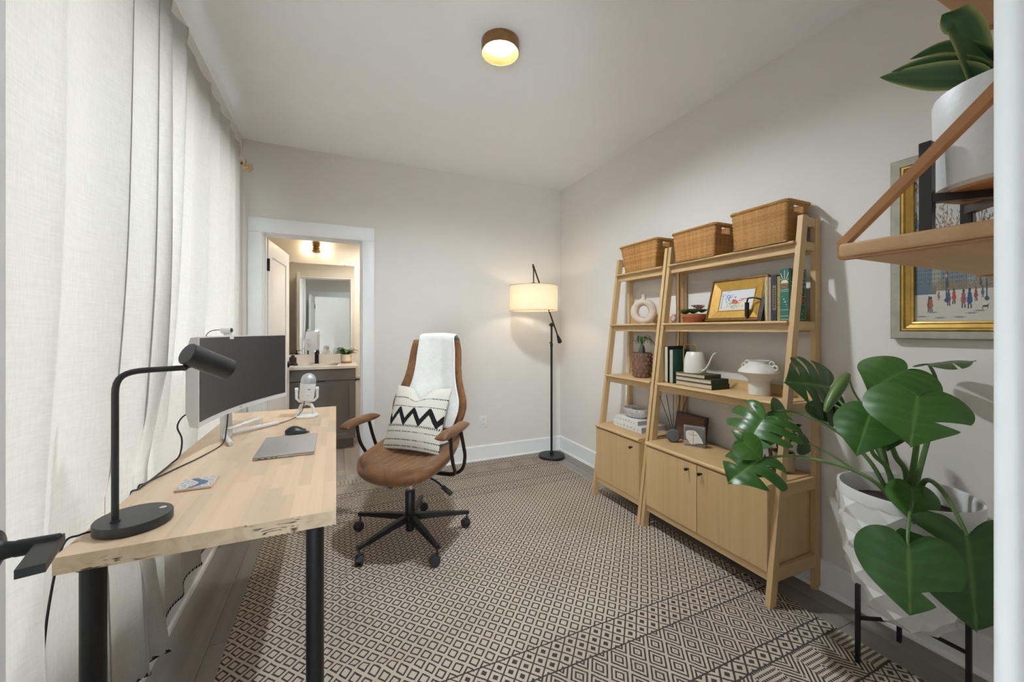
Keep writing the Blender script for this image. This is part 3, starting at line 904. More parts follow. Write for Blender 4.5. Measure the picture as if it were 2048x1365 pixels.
# microphone
mic = thing('microphone', 'white desktop microphone with silver mesh head on a yoke stand', 'microphone', (-0.163, 2.70, DZ))
c = (-0.163, 2.70)
view = Vector((0.06, -1.0, 0)).normalized(); side = Vector((1.0, 0.06, 0)).normalized()
mb = MB(); mb.lathe([(0.064, DZ+0.0005), (0.066, DZ+0.004), (0.066, DZ+0.010), (0.060, DZ+0.015), (0.0, DZ+0.016)], 40, (c[0], c[1], 0)); mb.build('base', M_WHITEPL, mic)
mb = MB()
def mp(s, z, d=0): return (c[0]+side.x*s+view.x*d, c[1]+side.y*s+view.y*d, z)
mb.tube([mp(-0.040, DZ+0.012), mp(-0.040, DZ+0.045), mp(-0.030, DZ+0.072), mp(0, DZ+0.082), mp(0.026, DZ+0.070), mp(0.036, DZ+0.045), mp(0.038, DZ+0.012)], 0.010, 10)
mb.tube([mp(0, DZ+0.075), mp(0, DZ+0.095)], 0.016, 12)
mb.tube([mp(-0.054, DZ+0.165), mp(-0.054, DZ+0.115), mp(-0.038, DZ+0.097), mp(0, DZ+0.092), mp(0.040, DZ+0.097), mp(0.057, DZ+0.115), mp(0.057, DZ+0.165)], 0.0085, 10)
mb.build('yoke', M_WHITEPL, mic)
tilt = (Vector((0, 0, 1)) + side*0.10).normalized(); TQ = tilt.to_track_quat('Z', 'Y').to_matrix()
bc = mp(-0.003, DZ+0.098)
mb = MB(); mb.lathe([(0.0, 0), (0.032, 0.0), (0.038, 0.006), (0.0415, 0.03), (0.043, 0.10), (0.043, 0.106)], 36, bc, axis=TQ); mb.build('body', M_WHITEPL, mic)
mb = MB(); mb.lathe([(0.0415, 0.106), (0.0415, 0.126)] + [(0.0415*math.cos(a), 0.126+0.0415*math.sin(a)) for a in (0.3, 0.6, 0.9, 1.2, 1.4, 1.56)], 36, bc, axis=TQ); mb.build('mesh_head', plain('silver_mesh', (0.55, 0.57, 0.60), 0.45, metal=0.6, var=0.2, nscale=400, bmp=0.5), mic)
mb = MB()
for s in (-0.054, 0.057):
    mb = MB(); mb.lathe([(0.0, -0.009), (0.011, -0.009), (0.0125, 0), (0.011, 0.009), (0.0, 0.009)], 18, mp(s, DZ+0.168), axis=Matrix(((0,0,1),(0,1,0),(-1,0,0)))); mb.build('pivot_knob', M_WHITEPL, mic)
mb = MB(); mb.lathe([(0, 0), (0.007, 0), (0.006, 0.006), (0, 0.007)], 16, mp(0.010, DZ+0.140, 0.040), axis=Matrix(((1,0,0),(0,0,-1),(0,1,0)))); mb.build('dial', M_WHITEPL, mic)
mb = MB(); p = mp(0.012, DZ+0.170, 0.0422); mb.box(p[0]-0.008, p[0]+0.008, p[1]-0.0012, p[1]+0.0012, p[2]-0.002, p[2]+0.002); mb.build('badge', plain('mic_badge', (0.12, 0.1, 0.09), 0.5), mic)
mb = MB(); mb.tube(spline([mp(-0.012, DZ+0.100, 0.030), mp(-0.020, DZ+0.06, 0.034), mp(-0.030, DZ+0.035, 0.02), (-0.225, 2.66, DZ+0.008), (-0.29, 2.56, DZ+0.003), (-0.36, 2.53, DZ+0.003), (-0.44, 2.49, DZ+0.003), (-0.52, 2.40, DZ+0.003)], 8), 0.0022, 6); mb.build('cable', M_BLACKPL, mic)

# laptop, mouse, coaster
lap = thing('laptop', 'closed silver laptop lying on the desk', 'laptop', (-0.195, 2.03, DZ))
M_ALU = plain('brushed_aluminium', (0.56, 0.54, 0.53), 0.55, metal=0.75, var=0.02, nscale=80)
mb = MB(); mb.box(-0.305, -0.085, 1.873, 2.190, DZ+0.0015, DZ+0.0095, 0.0025, 2); mb.build('base', M_ALU, lap)
mb = MB(); mb.box(-0.305, -0.085, 1.873, 2.190, DZ+0.0100, DZ+0.0165, 0.0022, 2); mb.build('lid', M_ALU, lap)
mb = MB(); mb.box(-0.303, -0.087, 1.875, 2.188, DZ+0.0090, DZ+0.0105); mb.build('seam_gasket', M_BLACKPL, lap)
for (a, b) in ((-0.290, -0.276), (-0.268, -0.255), (-0.244, -0.236), (-0.228, -0.220)):
    mb = MB(); mb.box(a, b, 1.8722, 1.8745, DZ+0.0040, DZ+0.0072); mb.build('port', M_BLACKPL, lap)
mb = MB(); mb.box(-0.202, -0.190, 2.024, 2.036, DZ+0.0164, DZ+0.0168, 0.0001); mb.build('logo', M_CHROME, lap)
mb = MB()
for (a, b) in ((-0.29, 1.89), (-0.10, 1.89), (-0.29, 2.17), (-0.10, 2.17)): mb.lathe([(0.006, DZ+0.0003), (0.006, DZ+0.002)], 10, (a, b, 0))
mb.build('rubber_feet', M_BLACKPL, lap)
mou = thing('computer_mouse', 'black ergonomic computer mouse beside the laptop', 'mouse', (-0.18, 2.285, DZ), rotz=math.radians(-80))
def mouse_pt(u, v):
    a = 2*PI*u; y = -0.056+0.112*v
    w = 0.034*(1-abs(2*v-1)**2.6)**0.5*(1+0.12*math.cos(PI*v)); h = 0.040*math.sin(PI*min(1, 0.12+0.95*v))**0.8*(1-0.25*v)
    x = w*math.cos(a) - 0.010*math.exp(-((v-0.35)/0.2)**2)*(1 if math.cos(a) < -0.3 else 0)
    z = 0.003+max(0, math.sin(a))*h
    return (x, y, z)
mb = MB(); mb.grid(mouse_pt, 36, 22, True); mb.build('shell', M_BLACKPL, mou)
mb = MB(); mb.lathe([(0.0, -0.004), (0.009, -0.004), (0.010, 0), (0.009, 0.004), (0.0, 0.004)], 18, (0.0, 0.030, 0.012), axis=Matrix(((0,0,1),(0,1,0),(-1,0,0)))); mb.build('scroll_wheel', plain('wheel_grey', (0.12, 0.12, 0.13), 0.4), mou)
# coaster with a printed street map
def map_col(U, V):
    c = np.zeros(U.shape+(3,)); c[:] = (0.42, 0.43, 0.46)
    g = ((np.abs(((U*5+0.7*np.sin(V*5))) % 1-0.5) > 0.40) | (np.abs((V*6+0.5*np.sin(U*4)) % 1-0.5) > 0.41) | (np.abs((U*3.3+V*2.7) % 1-0.5) > 0.45))
    h = (np.sin(U*70+V*13)*np.sin(V*80-U*9) > 0.2); c[h] = (0.33, 0.34, 0.38)
    c[g] = (0.72, 0.70, 0.66)
    r = np.abs(U-0.50-0.18*np.sin(V*5.5-0.8)) < 0.085+0.06*np.sin(V*3.1); c[r] = (0.11, 0.17, 0.27)
    e = (U < 0.02) | (U > 0.98) | (V < 0.02) | (V > 0.98); c[e] = (0.62, 0.55, 0.46)
    return c
def print_plane(name, mat, parent, o, u, v, nu, nv, fn, rnd=None):
    """flat print: a fine grid coloured vertex by vertex"""
    o = np.array(o, float); u = np.array(u, float); v = np.array(v, float)
    U, V = np.meshgrid(np.linspace(0, 1, nu), np.linspace(0, 1, nv))
    P = o + U[..., None]*u + V[..., None]*v
    mb = MB(); mb.v = [tuple(p) for p in P.reshape(-1, 3)]
    idx = np.arange(nu*nv).reshape(nv, nu)
    mb.f = [tuple(q) for q in np.stack([idx[:-1, :-1], idx[:-1, 1:], idx[1:, 1:], idx[1:, :-1]], -1).reshape(-1, 4).tolist()]
    mb.c = np.clip(fn(U, V).reshape(-1, 3), 0, 1)
    return mb.build(name, mat, parent, ang=0)
M_PRINT = vcol('matte_print', 0.6, 0.3)
co = thing('coaster', 'square coaster printed with a grey blue street map', 'coaster', (-0.43, 1.664, DZ))
mb = MB(); mb.box(-0.481, -0.381, 1.612, 1.716, DZ+0.0005, DZ+0.0085, 0.0015); mb.build('tile', plain('coaster_stone', (0.62, 0.50, 0.38), 0.6), co)
print_plane('map_print', M_PRINT, co, (-0.479, 1.614, DZ+0.0089), (0.096, 0, 0), (0, 0.100, 0), 80, 80, map_col)

# loose cables and the charger behind the desk
ca = thing('monitor_cable', 'black cable looping down from the back of the monitor', 'cable', (-0.55, 2.2, DZ))
mb = MB(); mb.tube(spline([(-0.515, 2.02, 0.93), (-0.555, 1.98, 0.925), (-0.575, 1.97, 0.885), (-0.565, 1.985, 0.83), (-0.568, 1.97, 0.77), (-0.588, 1.945, DZ+0.006), (-0.59, 1.80, DZ+0.004), (-0.596, 1.70, DZ+0.003), (-0.612, 1.66, 0.72), (-0.62, 1.66, 0.5)], 8), 0.0032, 6); mb.build('cable', M_BLACKPL, ca)
cb2 = thing('power_cable', 'thin black power cable curving across the desk from the monitor foot', 'cable', (-0.5, 1.95, DZ))
mb = MB(); mb.tube(spline([(-0.468, 2.26, 0.88), (-0.470, 2.235, 0.80), (-0.476, 2.19, DZ+0.006), (-0.510, 2.02, DZ+0.003), (-0.548, 1.90, DZ+0.003), (-0.578, 1.81, DZ+0.003), (-0.596, 1.745, DZ+0.003), (-0.612, 1.73, 0.725), (-0.618, 1.74, 0.55)], 8), 0.0028, 6); mb.build('cable', M_BLACKPL, cb2)

# ------------------------------------------------------------------ office chair
def slab(mb, fn, nu, nv, T, pu=3.0, pv=3.0, top_extra=None, col=None):
    """padded sheet: mid surface fn(u,v) for u,v in -1..1, thickness T(u,v) fading to the edges"""
    ts = [math.sin(PI/2*(-1+2*i/(nu-1))) for i in range(nu)]
    vs_ = [math.sin(PI/2*(-1+2*j/(nv-1))) for j in range(nv)]
    P = [[Vector(fn(u, v)) for u in ts] for v in vs_]
    vs = []; N = []
    for j, v in enumerate(vs_):
        for i, u in enumerate(ts):
            a = P[j][min(i+1, nu-1)]-P[j][max(i-1, 0)]; b = P[min(j+1, nv-1)][i]-P[max(j-1, 0)][i]
            n = a.cross(b); n = n.normalized() if n.length > 1e-12 else Vector((0, 0, 1))
            N.append(n)
    fs = []
    cols = []
    for s in (1, -1):
        for j, v in enumerate(vs_):
            for i, u in enumerate(ts):
                e = max(0.0, 1-abs(u)**pu)**0.5*max(0.0, 1-abs(v)**pv)**0.5
                t = T(u, v)*e/2
                if s > 0 and top_extra: t += top_extra(u, v)*e
                vs.append(P[j][i]+N[j*nu+i]*t*s)
                if col: cols.append(col(u, v, s))
    o = nu*nv
    for j in range(nv-1):
        for i in range(nu-1):
            a = j*nu+i
            fs.append((a, a+1, a+nu+1, a+nu))
            fs.append((o+a, o+a+nu, o+a+nu+1, o+a+1))
    mb.add(vs, fs)
    if col: mb.c = np.array(cols)
    return mb

def leather():
    m, nt, p = new_mat('brown_suede_leather')
    v = tex_coord(nt)
    f = noise(nt, v, 7, 5, 0.6, 0.8); g = noise(nt, v, 90, 4, 0.6)
    c = ramp(nt, f, [(0.28, (0.095, 0.034, 0.009)), (0.5, (0.195, 0.078, 0.022)), (0.72, (0.31, 0.142, 0.048))])
    c2 = mix(nt, 0.25, c, ramp(nt, g, [(0.3, (0.07, 0.027, 0.009)), (0.7, (0.25, 0.12, 0.048))]))
    nt.links.new(c2, p.inputs['Base Color'])
    p.inputs['Roughness'].default_value = 0.55; p.inputs['Specular IOR Level'].default_value = 0.35
    p.inputs['Sheen Weight'].default_value = 0.25
    bump(nt, p, g, 0.12, 0.001)
    return m
M_LEATHER = leather()
M_DKTUBE = plain('dark_bronze_tube', (0.035, 0.024, 0.018), 0.4, metal=0.5, var=0.2)
CH_LOC, CH_ROT = (0.41, 2.44, 0.0075), math.radians(-44.6)
chair = thing('office_chair', 'brown suede swivel office chair with padded arms and five black casters', 'chair', CH_LOC, CH_ROT)
def seat_fn(u, v):
    # v -1 front, +1 back
    t = (v+1)/2
    w = 0.225+0.045*math.sin(PI*min(1, t*1.05))
    if t < 0.30: w *= 1-0.30*((0.30-t)/0.30)**2.2
    x = u*w
    y = -0.285+0.53*t - 0.05*(u*u)*(1-t)*0.0
    z = 0.475 - 0.02*math.sin(PI*t) + 0.135*abs(u)**3.2*(0.22+0.78*t**1.3) - 0.035*(1-t)**4 + 0.02*max(0, t-0.8)*5*(1-u*u)
    if t < 0.25: y += 0.045*u*u*(1-t/0.25)
    return (x, y, z)
def seat_groove(u, v):
    if abs(u) > 0.62 or v < -0.72: return 0.0
    d = abs(((u+0.62)/0.2067) % 1.0); d = min(d, 1-d)*0.2067*0.26
    return -0.005*math.exp(-(d/0.004)**2)
mb = MB(); slab(mb, seat_fn, 121, 44, lambda u, v: 0.075+0.03*(1-v)/2, 6, 7, seat_groove); mb.build('seat', M_LEATHER, chair, weld=True, ang=60)
def back_fn(u, v):
    t = (v+1)/2                       # 0 bottom .. 1 top
    hw = 0.222+0.052*math.exp(-((t-0.33)/0.20)**2)-0.060*max(0, t-0.42)**0.9
    hw = hw-0.03*max(0, t-0.9)*10*0.3
    x = -u*hw
    y = 0.225+0.02*math.sin(PI*t)+0.125*t - 0.105*abs(u)**2.6*(1-0.45*t) - 0.03*math.exp(-((t-0.25)/0.2)**2)*(1-u*u)
    z = 0.555+0.648*t-0.012*u*u*t
    return (x, y, z)
mb = MB(); slab(mb, back_fn, 60, 60, lambda u, v: 0.07, 5, 8, lambda u, v: -0.005*math.exp(-(((v+1)/2-0.72)*0.65/0.005)**2)); mb.build('backrest', M_LEATHER, chair, weld=True, ang=60)
M_THREAD = plain('tan_thread', (0.50, 0.28, 0.11), 0.7)
mb = MB()
for s in (-1, 1):
    pts = [Vector(seat_fn(0.80*s, -0.85+1.7*k/40))+Vector((0, 0, 0.047-0.006*k/40)) for k in range(41)]
    for k in range(0, 40): mb.tube([pts[k].lerp(pts[k+1], 0.1), pts[k].lerp(pts[k+1], 0.8)], 0.0011, 4)
mb.build('stitching', M_THREAD, chair)
for s in (-1, 1):
    def arm_fn(u, v, s=s):
        t = (v+1)/2
        return (s*(0.325+0.012*math.sin(PI*t))+u*0.034*s, -0.20+0.29*t, 0.690+0.012*t-0.03*max(0, 0.25-t)*1.5)
    mb = MB(); slab(mb, (lambda u, v: arm_fn(u*s, v)), 18, 26, lambda u, v: 0.046, 2.6, 6); arm = mb.build('armrest', M_LEATHER, chair, weld=True, ang=60)
    mb = MB()
    mb.tube(spline([(s*0.328, -0.085, 0.675), (s*0.322, -0.07, 0.58), (s*0.31, -0.03, 0.50), (s*0.29, 0.03, 0.42), (s*0.235, 0.06, 0.392), (s*0.12, 0.05, 0.395), (s*0.05, 0.03, 0.40)], 6), 0.0105, 10)
    mb.tube(spline([(s*0.330, 0.025, 0.68), (s*0.330, 0.06, 0.58), (s*0.325, 0.09, 0.50), (s*0.30, 0.10, 0.42), (s*0.24, 0.09, 0.388), (s*0.12, 0.06, 0.392), (s*0.05, 0.03, 0.40)], 6), 0.0105, 10)
    mb.build('arm_tube', M_DKTUBE, chair)
mb = MB(); mb.box(-0.085, 0.085, -0.10, 0.13, 0.372, 0.428, 0.01, 2)
mb.tube(spline([(-0.06, 0.10, 0.395), (0, 0.22, 0.40), (0, 0.275, 0.50), (0, 0.285, 0.62)], 6), 0.018, 10); mb.build('tilt_mechanism', M_BLACK, chair)
mb = MB(); mb.lathe([(0.0, 0), (0.026, 0), (0.028, 0.01), (0.028, 0.05), (0.0, 0.055)], 20, (-0.0, -0.14, 0.395), axis=Matrix(((1,0,0),(0,0,-1),(0,1,0)))); mb.build('tension_knob', M_BLACKPL, chair)
mb = MB(); mb.tube(spline([(0.07, 0.0, 0.395), (0.17, -0.005, 0.375), (0.23, -0.01, 0.345)], 6), 0.006, 8); mb.obox((0.262, -0.013, 0.328), (0.85, 0, -0.5), (0, 1, 0), (0.5, 0, 0.85), 0.036, 0.015, 0.006); mb.build('height_lever', M_BLACKPL, chair)
mb = MB(); mb.lathe([(0.014, 0.20), (0.014, 0.375)], 20); mb.build('gas_lift', M_CHROME, chair)
mb = MB(); mb.lathe([(0.022, 0.045), (0.026, 0.05), (0.026, 0.118), (0.040, 0.120), (0.040, 0.150), (0.030, 0.158), (0.030, 0.285), (0.027, 0.29), (0.012, 0.29)], 28); mb.build('hub', M_BLACK, chair)
caster = None
for k in range(5):
    wa = math.radians(-148+72*k)-CH_ROT
    d = Vector((math.cos(wa), math.sin(wa), 0)); n = Vector((-d.y, d.x, 0))
    mb = MB()
    a0, a1 = 0.02, 0.352
    vs = []
    for (r_, w_, zt_, zb_) in ((a0, 0.021, 0.148, 0.112), (0.12, 0.019, 0.139, 0.108), (a1-0.012, 0.0125, 0.110, 0.092), (a1+0.012, 0.0120, 0.108, 0.091)):
        for (sy, zz) in ((-1, zb_), (1, zb_), (0.75, zt_), (-0.75, zt_)):
            p = d*r_+n*w_*sy; vs.append((p.x, p.y, zz))
    fs = []
    for i in range(3):
        for j in range(4): fs.append((i*4+j, i*4+(j+1) % 4, (i+1)*4+(j+1) % 4, (i+1)*4+j))
    fs += [(3, 2, 1, 0), (12, 13, 14, 15)]
    mb.add(vs, fs); spoke = mb.build('star_base_leg', M_BLACK, chair)
    # caster: stem, hood and two wheels, each turned its own way
    ca_ = [0.6, 2.4, 1.1, -0.7, 3.0][k]
    e = Vector((math.cos(ca_), math.sin(ca_), 0)); cpos = d*a1
    mb = MB(); mb.tube([(cpos.x, cpos.y, 0.100), (cpos.x, cpos.y, 0.055)], 0.006, 10); cs = mb.build('caster', M_BLACKPL, chair)
    AX = Matrix(((e.y, 0, e.x), (-e.x, 0, e.y), (0, 1, 0)))
    mb = MB()
    off = Vector((-e.y, e.x, 0))*0.014
    for sg in (-1, 1):
        z0 = 0.004 if sg > 0 else -0.021
        mb.lathe([(0.0, z0), (0.024, z0), (0.0275, z0+0.003), (0.0275, z0+0.014), (0.024, z0+0.017), (0.0, z0+0.017)], 26, (cpos.x+off.x, cpos.y+off.y, 0.0275), axis=AX, cap=False)
    mb.build('wheel', M_BLACKPL, cs)
    mb = MB(); arc = [(0.0305*math.cos(t_), 0.0305*math.sin(t_)) for t_ in [PI*(0.05+0.9*i/12) for i in range(13)]]
    u_ = Vector((-e.y, e.x, 0)); o_ = Vector((cpos.x+off.x, cpos.y+off.y, 0.0275))-e*0.012
    mb.prism(arc+[(a*0.93, b*0.93) for a, b in reversed(arc)], o_, u_, Vector((0, 0, 1)), e, 0.024); mb.build('hood', M_BLACKPL, cs)

# throw over the backrest
M_THROW = cloth('white_throw', (0.80, 0.80, 0.785), weave=500, var=0.05, bmp=0.3)
throw = thing('throw_blanket', 'white knitted throw draped over the chair backrest', 'blanket', CH_LOC, CH_ROT)
def throw_pt(u, s):
    """s: 0 low on the front, up over the top, 1 low on the back"""
    bu = 0.66-1.53*u                       # sideways on the back (sitter right is +bu)
    n_f = 0.052
    if s < 0.5:
        t = 0.14+ (1.02-0.14)*min(1, s/0.46)
        p = Vector(back_fn(bu, 2*min(t, 1.0)-1)); k = min(1, s/0.46)
        p.y -= n_f + 0.004*math.sin(9*u+3*s) + 0.006*math.sin(17*u)*(1-k)
        p.z += 0.012*(1 if k > 0.9 else 0)*(k-0.9)*10
        if s > 0.44:
            f = (s-0.44)/0.06; p.z += 0.022*math.sin(f*PI/2); p.y += (n_f-0.0)*(1-math.cos(f*PI/2))
        return tuple(p)
    k = (s-0.5)/0.5
    p = Vector(back_fn(bu, 1.0)); 
    p.z += 0.022
    t = 1.0-0.75*k
    q = Vector(back_fn(bu*0.96, 2*t-1))
    f = min(1, k/0.07)
    y = q.y + 0.054*math.sin(f*PI/2) + 0.005*math.sin(13*u+4*k); z = q.z + 0.022*math.cos(f*PI/2)*1.5*(1 if f < 1 else 0)
    return (q.x, y, z)
mb = MB(); mb.grid(throw_pt, 44, 90)
o = mb.build('throw_cloth', M_THROW, throw, ang=0); o.data.shade_smooth()
sol = o.modifiers.new('thickness', 'SOLIDIFY'); sol.thickness = 0.007; sol.offset = 0

# cushion
cush = thing('cushion', 'cream woven cushion with black zigzag and dashed stripes on the chair', 'cushion', CH_LOC, CH_ROT)
CW, CHh = 0.205, 0.205
tl = math.radians(24)
def cush_fn(u, v):
    x = -u*CW*(1-0.06*(1-v*v)); h = v*CHh*(1-0.05*(1-u*u))
    h -= 0.085*math.exp(-((u-0.02)/0.26)**2)*max(0, v)**2.5
    return (x-0.012, 0.092+h*math.sin(tl), 0.705+h*math.cos(tl))
def cush_col(u, v, s):
    base = (0.70, 0.67, 0.60)
    if s > 0: return base
    a = (u+1)/2; b = (v+1)/2
    ink = (0.018, 0.018, 0.02)
    dash = (a*42) % 1 < 0.58
    for (bb, th) in ((0.045, 0.010), (0.135, 0.010), (0.255, 0.010), (0.655, 0.009), (0.80, 0.012)):
        if abs(b-bb) < th and dash: return ink
    if 0.325 < b < 0.365 and (a*34+b*10) % 1 < 0.5: return ink
    z = abs(((a*3.6+0.25) % 1)-0.5)*2                 # 0..1 zigzag
    if abs(b-(0.40+0.20*z)) < 0.062 and 0.355 < b < 0.640: return ink
    w = 0.96+0.04*math.sin(a*300)*math.sin(b*300)
    return tuple(c*w for c in base)
mb = MB(); slab(mb, cush_fn, 180, 180, lambda u, v: 0.135*(1-0.25*(u*u+v*v)/2), 2.2, 2.2, None, cush_col)
mb.build('cover', vcol('woven_cushion', 0.95, 0.1, 0.4, 260), cush, ang=0).data.shade_smooth()

# ------------------------------------------------------------------ floor lamp
fl = thing('floor_lamp', 'black floor lamp with counterweighted arm and lit cream drum shade in the corner', 'lamp', (1.955, 3.425, 0))
bx, by = 1.955, 3.425
mb = MB(); mb.lathe([(0.128, 0.0008), (0.131, 0.004), (0.131, 0.026), (0.128, 0.030), (0.0, 0.031)], 56, (bx, by, 0)); mb.build('base', M_BLACK, fl)
mb = MB(); mb.lathe([(0.017, 0.030), (0.017, 0.06), (0.0115, 0.064), (0.0115, 1.10), (0.014, 1.10), (0.014, 1.13), (0.010, 1.135), (0.010, 1.30)], 20, (bx, by, 0)); mb.build('pole', M_BLACK, fl)
mb = MB(); mb.ball((bx, by, 1.318), 0.021); mb.tube([(bx-0.035, by-0.02, 1.318), (bx+0.012, by+0.01, 1.318)], 0.007, 10); mb.ball((bx-0.018, by-0.008, 1.14), 0.009); mb.build('joint', M_BLACK, fl)
ta = Vector((1.690, 3.315, 1.885)); tj = Vector((bx+0.015, by-0.002, 1.345)); tdir = (tj-ta).normalized()
tb = tj+tdir*0.16
mb = MB(); mb.tube([tuple(ta), tuple(tj), tuple(tb)], 0.0078, 12); mb.build('arm', plain('arm_bronze', (0.10, 0.06, 0.035), 0.35, metal=0.8), fl)
mb = MB(); mb.tube([tuple(tb-tdir*0.01), tuple(tb+tdir*0.005), tuple(tb+tdir*0.07), tuple(tb+tdir*0.075)], [0.009, 0.013, 0.023, 0.019], 18); mb.build('counterweight', M_BLACK, fl)
hx, hy = 1.700, 3.319
mb = MB(); mb.tube([(hx, hy, 1.855), (hx, hy, 1.70)], 0.0055, 10); mb.lathe([(0.020, 1.69), (0.020, 1.712), (0.008, 1.715)], 18, (hx, hy, 0)); mb.ball((hx, hy, 1.86), 0.012)
for k in range(3):
    a = 2*PI*k/3+0.4; mb.tube([(hx, hy, 1.674), (hx+0.222*math.cos(a), hy+0.222*math.sin(a), 1.674)], 0.0025, 6)
mb.lathe([(0.017, 1.60), (0.017, 1.69)], 16, (hx, hy, 0))
mb.build('socket', M_BLACK, fl)
M_SHADE = cloth('linen_shade', (0.82, 0.74, 0.60), transl=0.5, tcol=(0.95, 0.95, 0.95), weave=700, var=0.06, bmp=0.1)
mb = MB(); mb.lathe([(0.2255, 1.447), (0.2255, 1.682)], 72, (hx, hy, 0), cap=False)
mb.build('shade', M_SHADE, fl)
mb = MB()
for z in (1.449, 1.680):
    mb.tube([(hx+0.2262*math.cos(2*PI*k/72), hy+0.2262*math.sin(2*PI*k/72), z) for k in range(72)], 0.003, 6, closed=True)
mb.build('shade_rim', cloth('shade_trim', (0.70, 0.58, 0.42), weave=700), fl)
mb = MB(); mb.ball((hx, hy, 1.565), 0.032, 0.032, 0.040, 18, 12); mb.build('bulb', emis('floor_lamp_glow', (1.0, 0.80, 0.56), FLOOR_LAMP), fl)
mb = MB(); mb.tube(spline([(bx+0.10, by+0.05, 0.012), (bx+0.125, by-0.02, 0.0035), (bx+0.15, by-0.22, 0.003), (bx+0.165, by-0.42, 0.003), (bx+0.145, by-0.52, 0.003), (bx+0.02, by-0.53, 0.003)], 8), 0.0024, 6); mb.build('power_cord', plain('clear_cord', (0.42, 0.38, 0.33), 0.4), fl)

# ------------------------------------------------------------------ bookcases
def xf(z): return 1.782+0.135*z
PZT = 1.818
def bookcase(label, y0, y1, ndoor, knobs):
    yc = (y0+y1)/2
    t = thing('bookcase', label, 'bookcase', (1.97, yc, 0), group='oak ladder bookcases')
    pw = 0.024
    for (a, b) in ((y0, y0+pw), (y1-pw, y1)):
        mb = MB()
        zf = 0.0095
        mb.prism([(xf(zf), zf), (xf(zf)+0.044, zf), (xf(PZT)+0.042, PZT), (xf(PZT), PZT)], (0, a, 0), (1, 0, 0), (0, 0, 1), (0, 1, 0), b-a); mb.build('front_post', M_OAK_Z, t)
        mb = MB(); mb.box(2.126, 2.168, a, b, 0.0, PZT-0.003, 0.0015); mb.build('back_post', M_OAK_Z, t)
    ya, yb = y0+pw, y1-pw
    for zs in (1.697, 1.312, 0.925):
        x0 = xf(zs)-0.018
        mb = MB()
        n = 6
        prof = [(x0+0.006*(1-math.sin(PI*i/n/1.0*0.5+0)), 0) for i in range(0)]
        nose = [(x0+0.007-0.007*math.sin(PI*i/8), zs-0.015+0.015*(i/8)) for i in range(9)]
        mb.prism(nose+[(2.152, zs), (2.152, zs-0.015)], (0, ya+0.001, 0), (1, 0, 0), (0, 0, 1), (0, 1, 0), yb-ya-0.002); mb.build('shelf', M_OAK_Y, t)
        mb = MB(); mb.box(xf(zs)+0.012, xf(zs)+0.030, ya, yb, zs-0.055, zs-0.0155, 0.001); mb.build('apron', M_OAK_Y, t)
        mb = MB(); mb.box(2.132, 2.150, ya, yb, zs-0.055, zs-0.0155, 0.001); mb.build('rear_apron', M_OAK_Y, t)
        if zs < 1.6:
            mb = MB(); mb.box(2.138, 2.151, ya+0.002, yb-0.002, zs+0.0002, zs+0.052, 0.001); mb.build('back_lip', M_OAK_Y, t)
        for (a, b) in ((y0+0.003, y0+pw-0.003), (y1-pw+0.003, y1-0.003)):
            mb = MB(); mb.box(xf(zs)+0.038, 2.127, a, b, zs-0.045, zs-0.004, 0.001); mb.build('end_rail', M_OAK_X, t)
    for (a, b) in ((y0+0.003, y0+pw-0.003), (y1-pw+0.003, y1-0.003)):
        mb = MB(); mb.box(xf(1.79)+0.036, 2.126, a, b, PZT-0.052, PZT-0.006, 0.001); mb.build('top_rail', M_OAK_X, t)
        mb = MB(); mb.box(xf(0.15)+0.036, 2.126, a, b, 0.115, 0.178, 0.001); mb.build('bottom_rail', M_OAK_X, t)
        mb = MB(); mb.box(xf(0.53)+0.036, 2.126, a, b, 0.495, 0.552, 0.001); mb.build('end_rail', M_OAK_X, t)
    # cabinet
    mb = MB()
    mb.box(1.826, 2.148, ya+0.001, ya+0.017, 0.150, 0.532); mb.box(1.826, 2.148, yb-0.017, yb-0.001, 0.150, 0.532)
    mb.box(2.136, 2.148, ya+0.017, yb-0.017, 0.150, 0.532); mb.box(1.826, 2.136, ya+0.017, yb-0.017, 0.150, 0.166)
    mb.build('cabinet_body', M_OAK_Z, t)
    mb = MB(); mb.box(1.815, 1.835, ya+0.001, yb-0.001, 0.112, 0.148, 0.0015); mb.build('plinth_rail', M_OAK_Y, t)
    nose = [(1.806-0.009*math.sin(PI*i/8), 0.532+0.024*(i/8)) for i in range(9)]
    mb = MB(); mb.prism(nose+[(2.150, 0.556), (2.150, 0.532)], (0, ya+0.001, 0), (1, 0, 0), (0, 0, 1), (0, 1, 0), yb-ya-0.002); mb.build('cabinet_top', M_OAK_Y, t)
    w = (yb-ya-0.006-0.003*(ndoor-1))/ndoor
    for k in range(ndoor):
        a = ya+0.003+k*(w+0.003)
        mb = MB(); mb.box(1.806, 1.825, a, a+w, 0.153, 0.527, 0.0015); dr = mb.build('door', M_OAK_Z, t)
        ky, kz = knobs[k]
        mb = MB(); AXm = Matrix(((0,0,-1),(0,1,0),(1,0,0)))
        mb.lathe([(0.0045, 0), (0.0045, 0.014), (0.0085, 0.016), (0.0085, 0.026), (0.0, 0.027)], 16, (1.806, ky, kz), axis=AXm); mb.build('knob', M_BLACK, dr)
    return t
bookcase('wide oak ladder bookcase with a two door cabinet, nearer the big planter', 1.152, 1.982, 2, [(1.535, 0.489), (1.623, 0.488)])
bookcase('narrow oak ladder bookcase with a one door cabinet, nearer the floor lamp', 1.992, 2.512, 1, [(2.083, 0.485)])

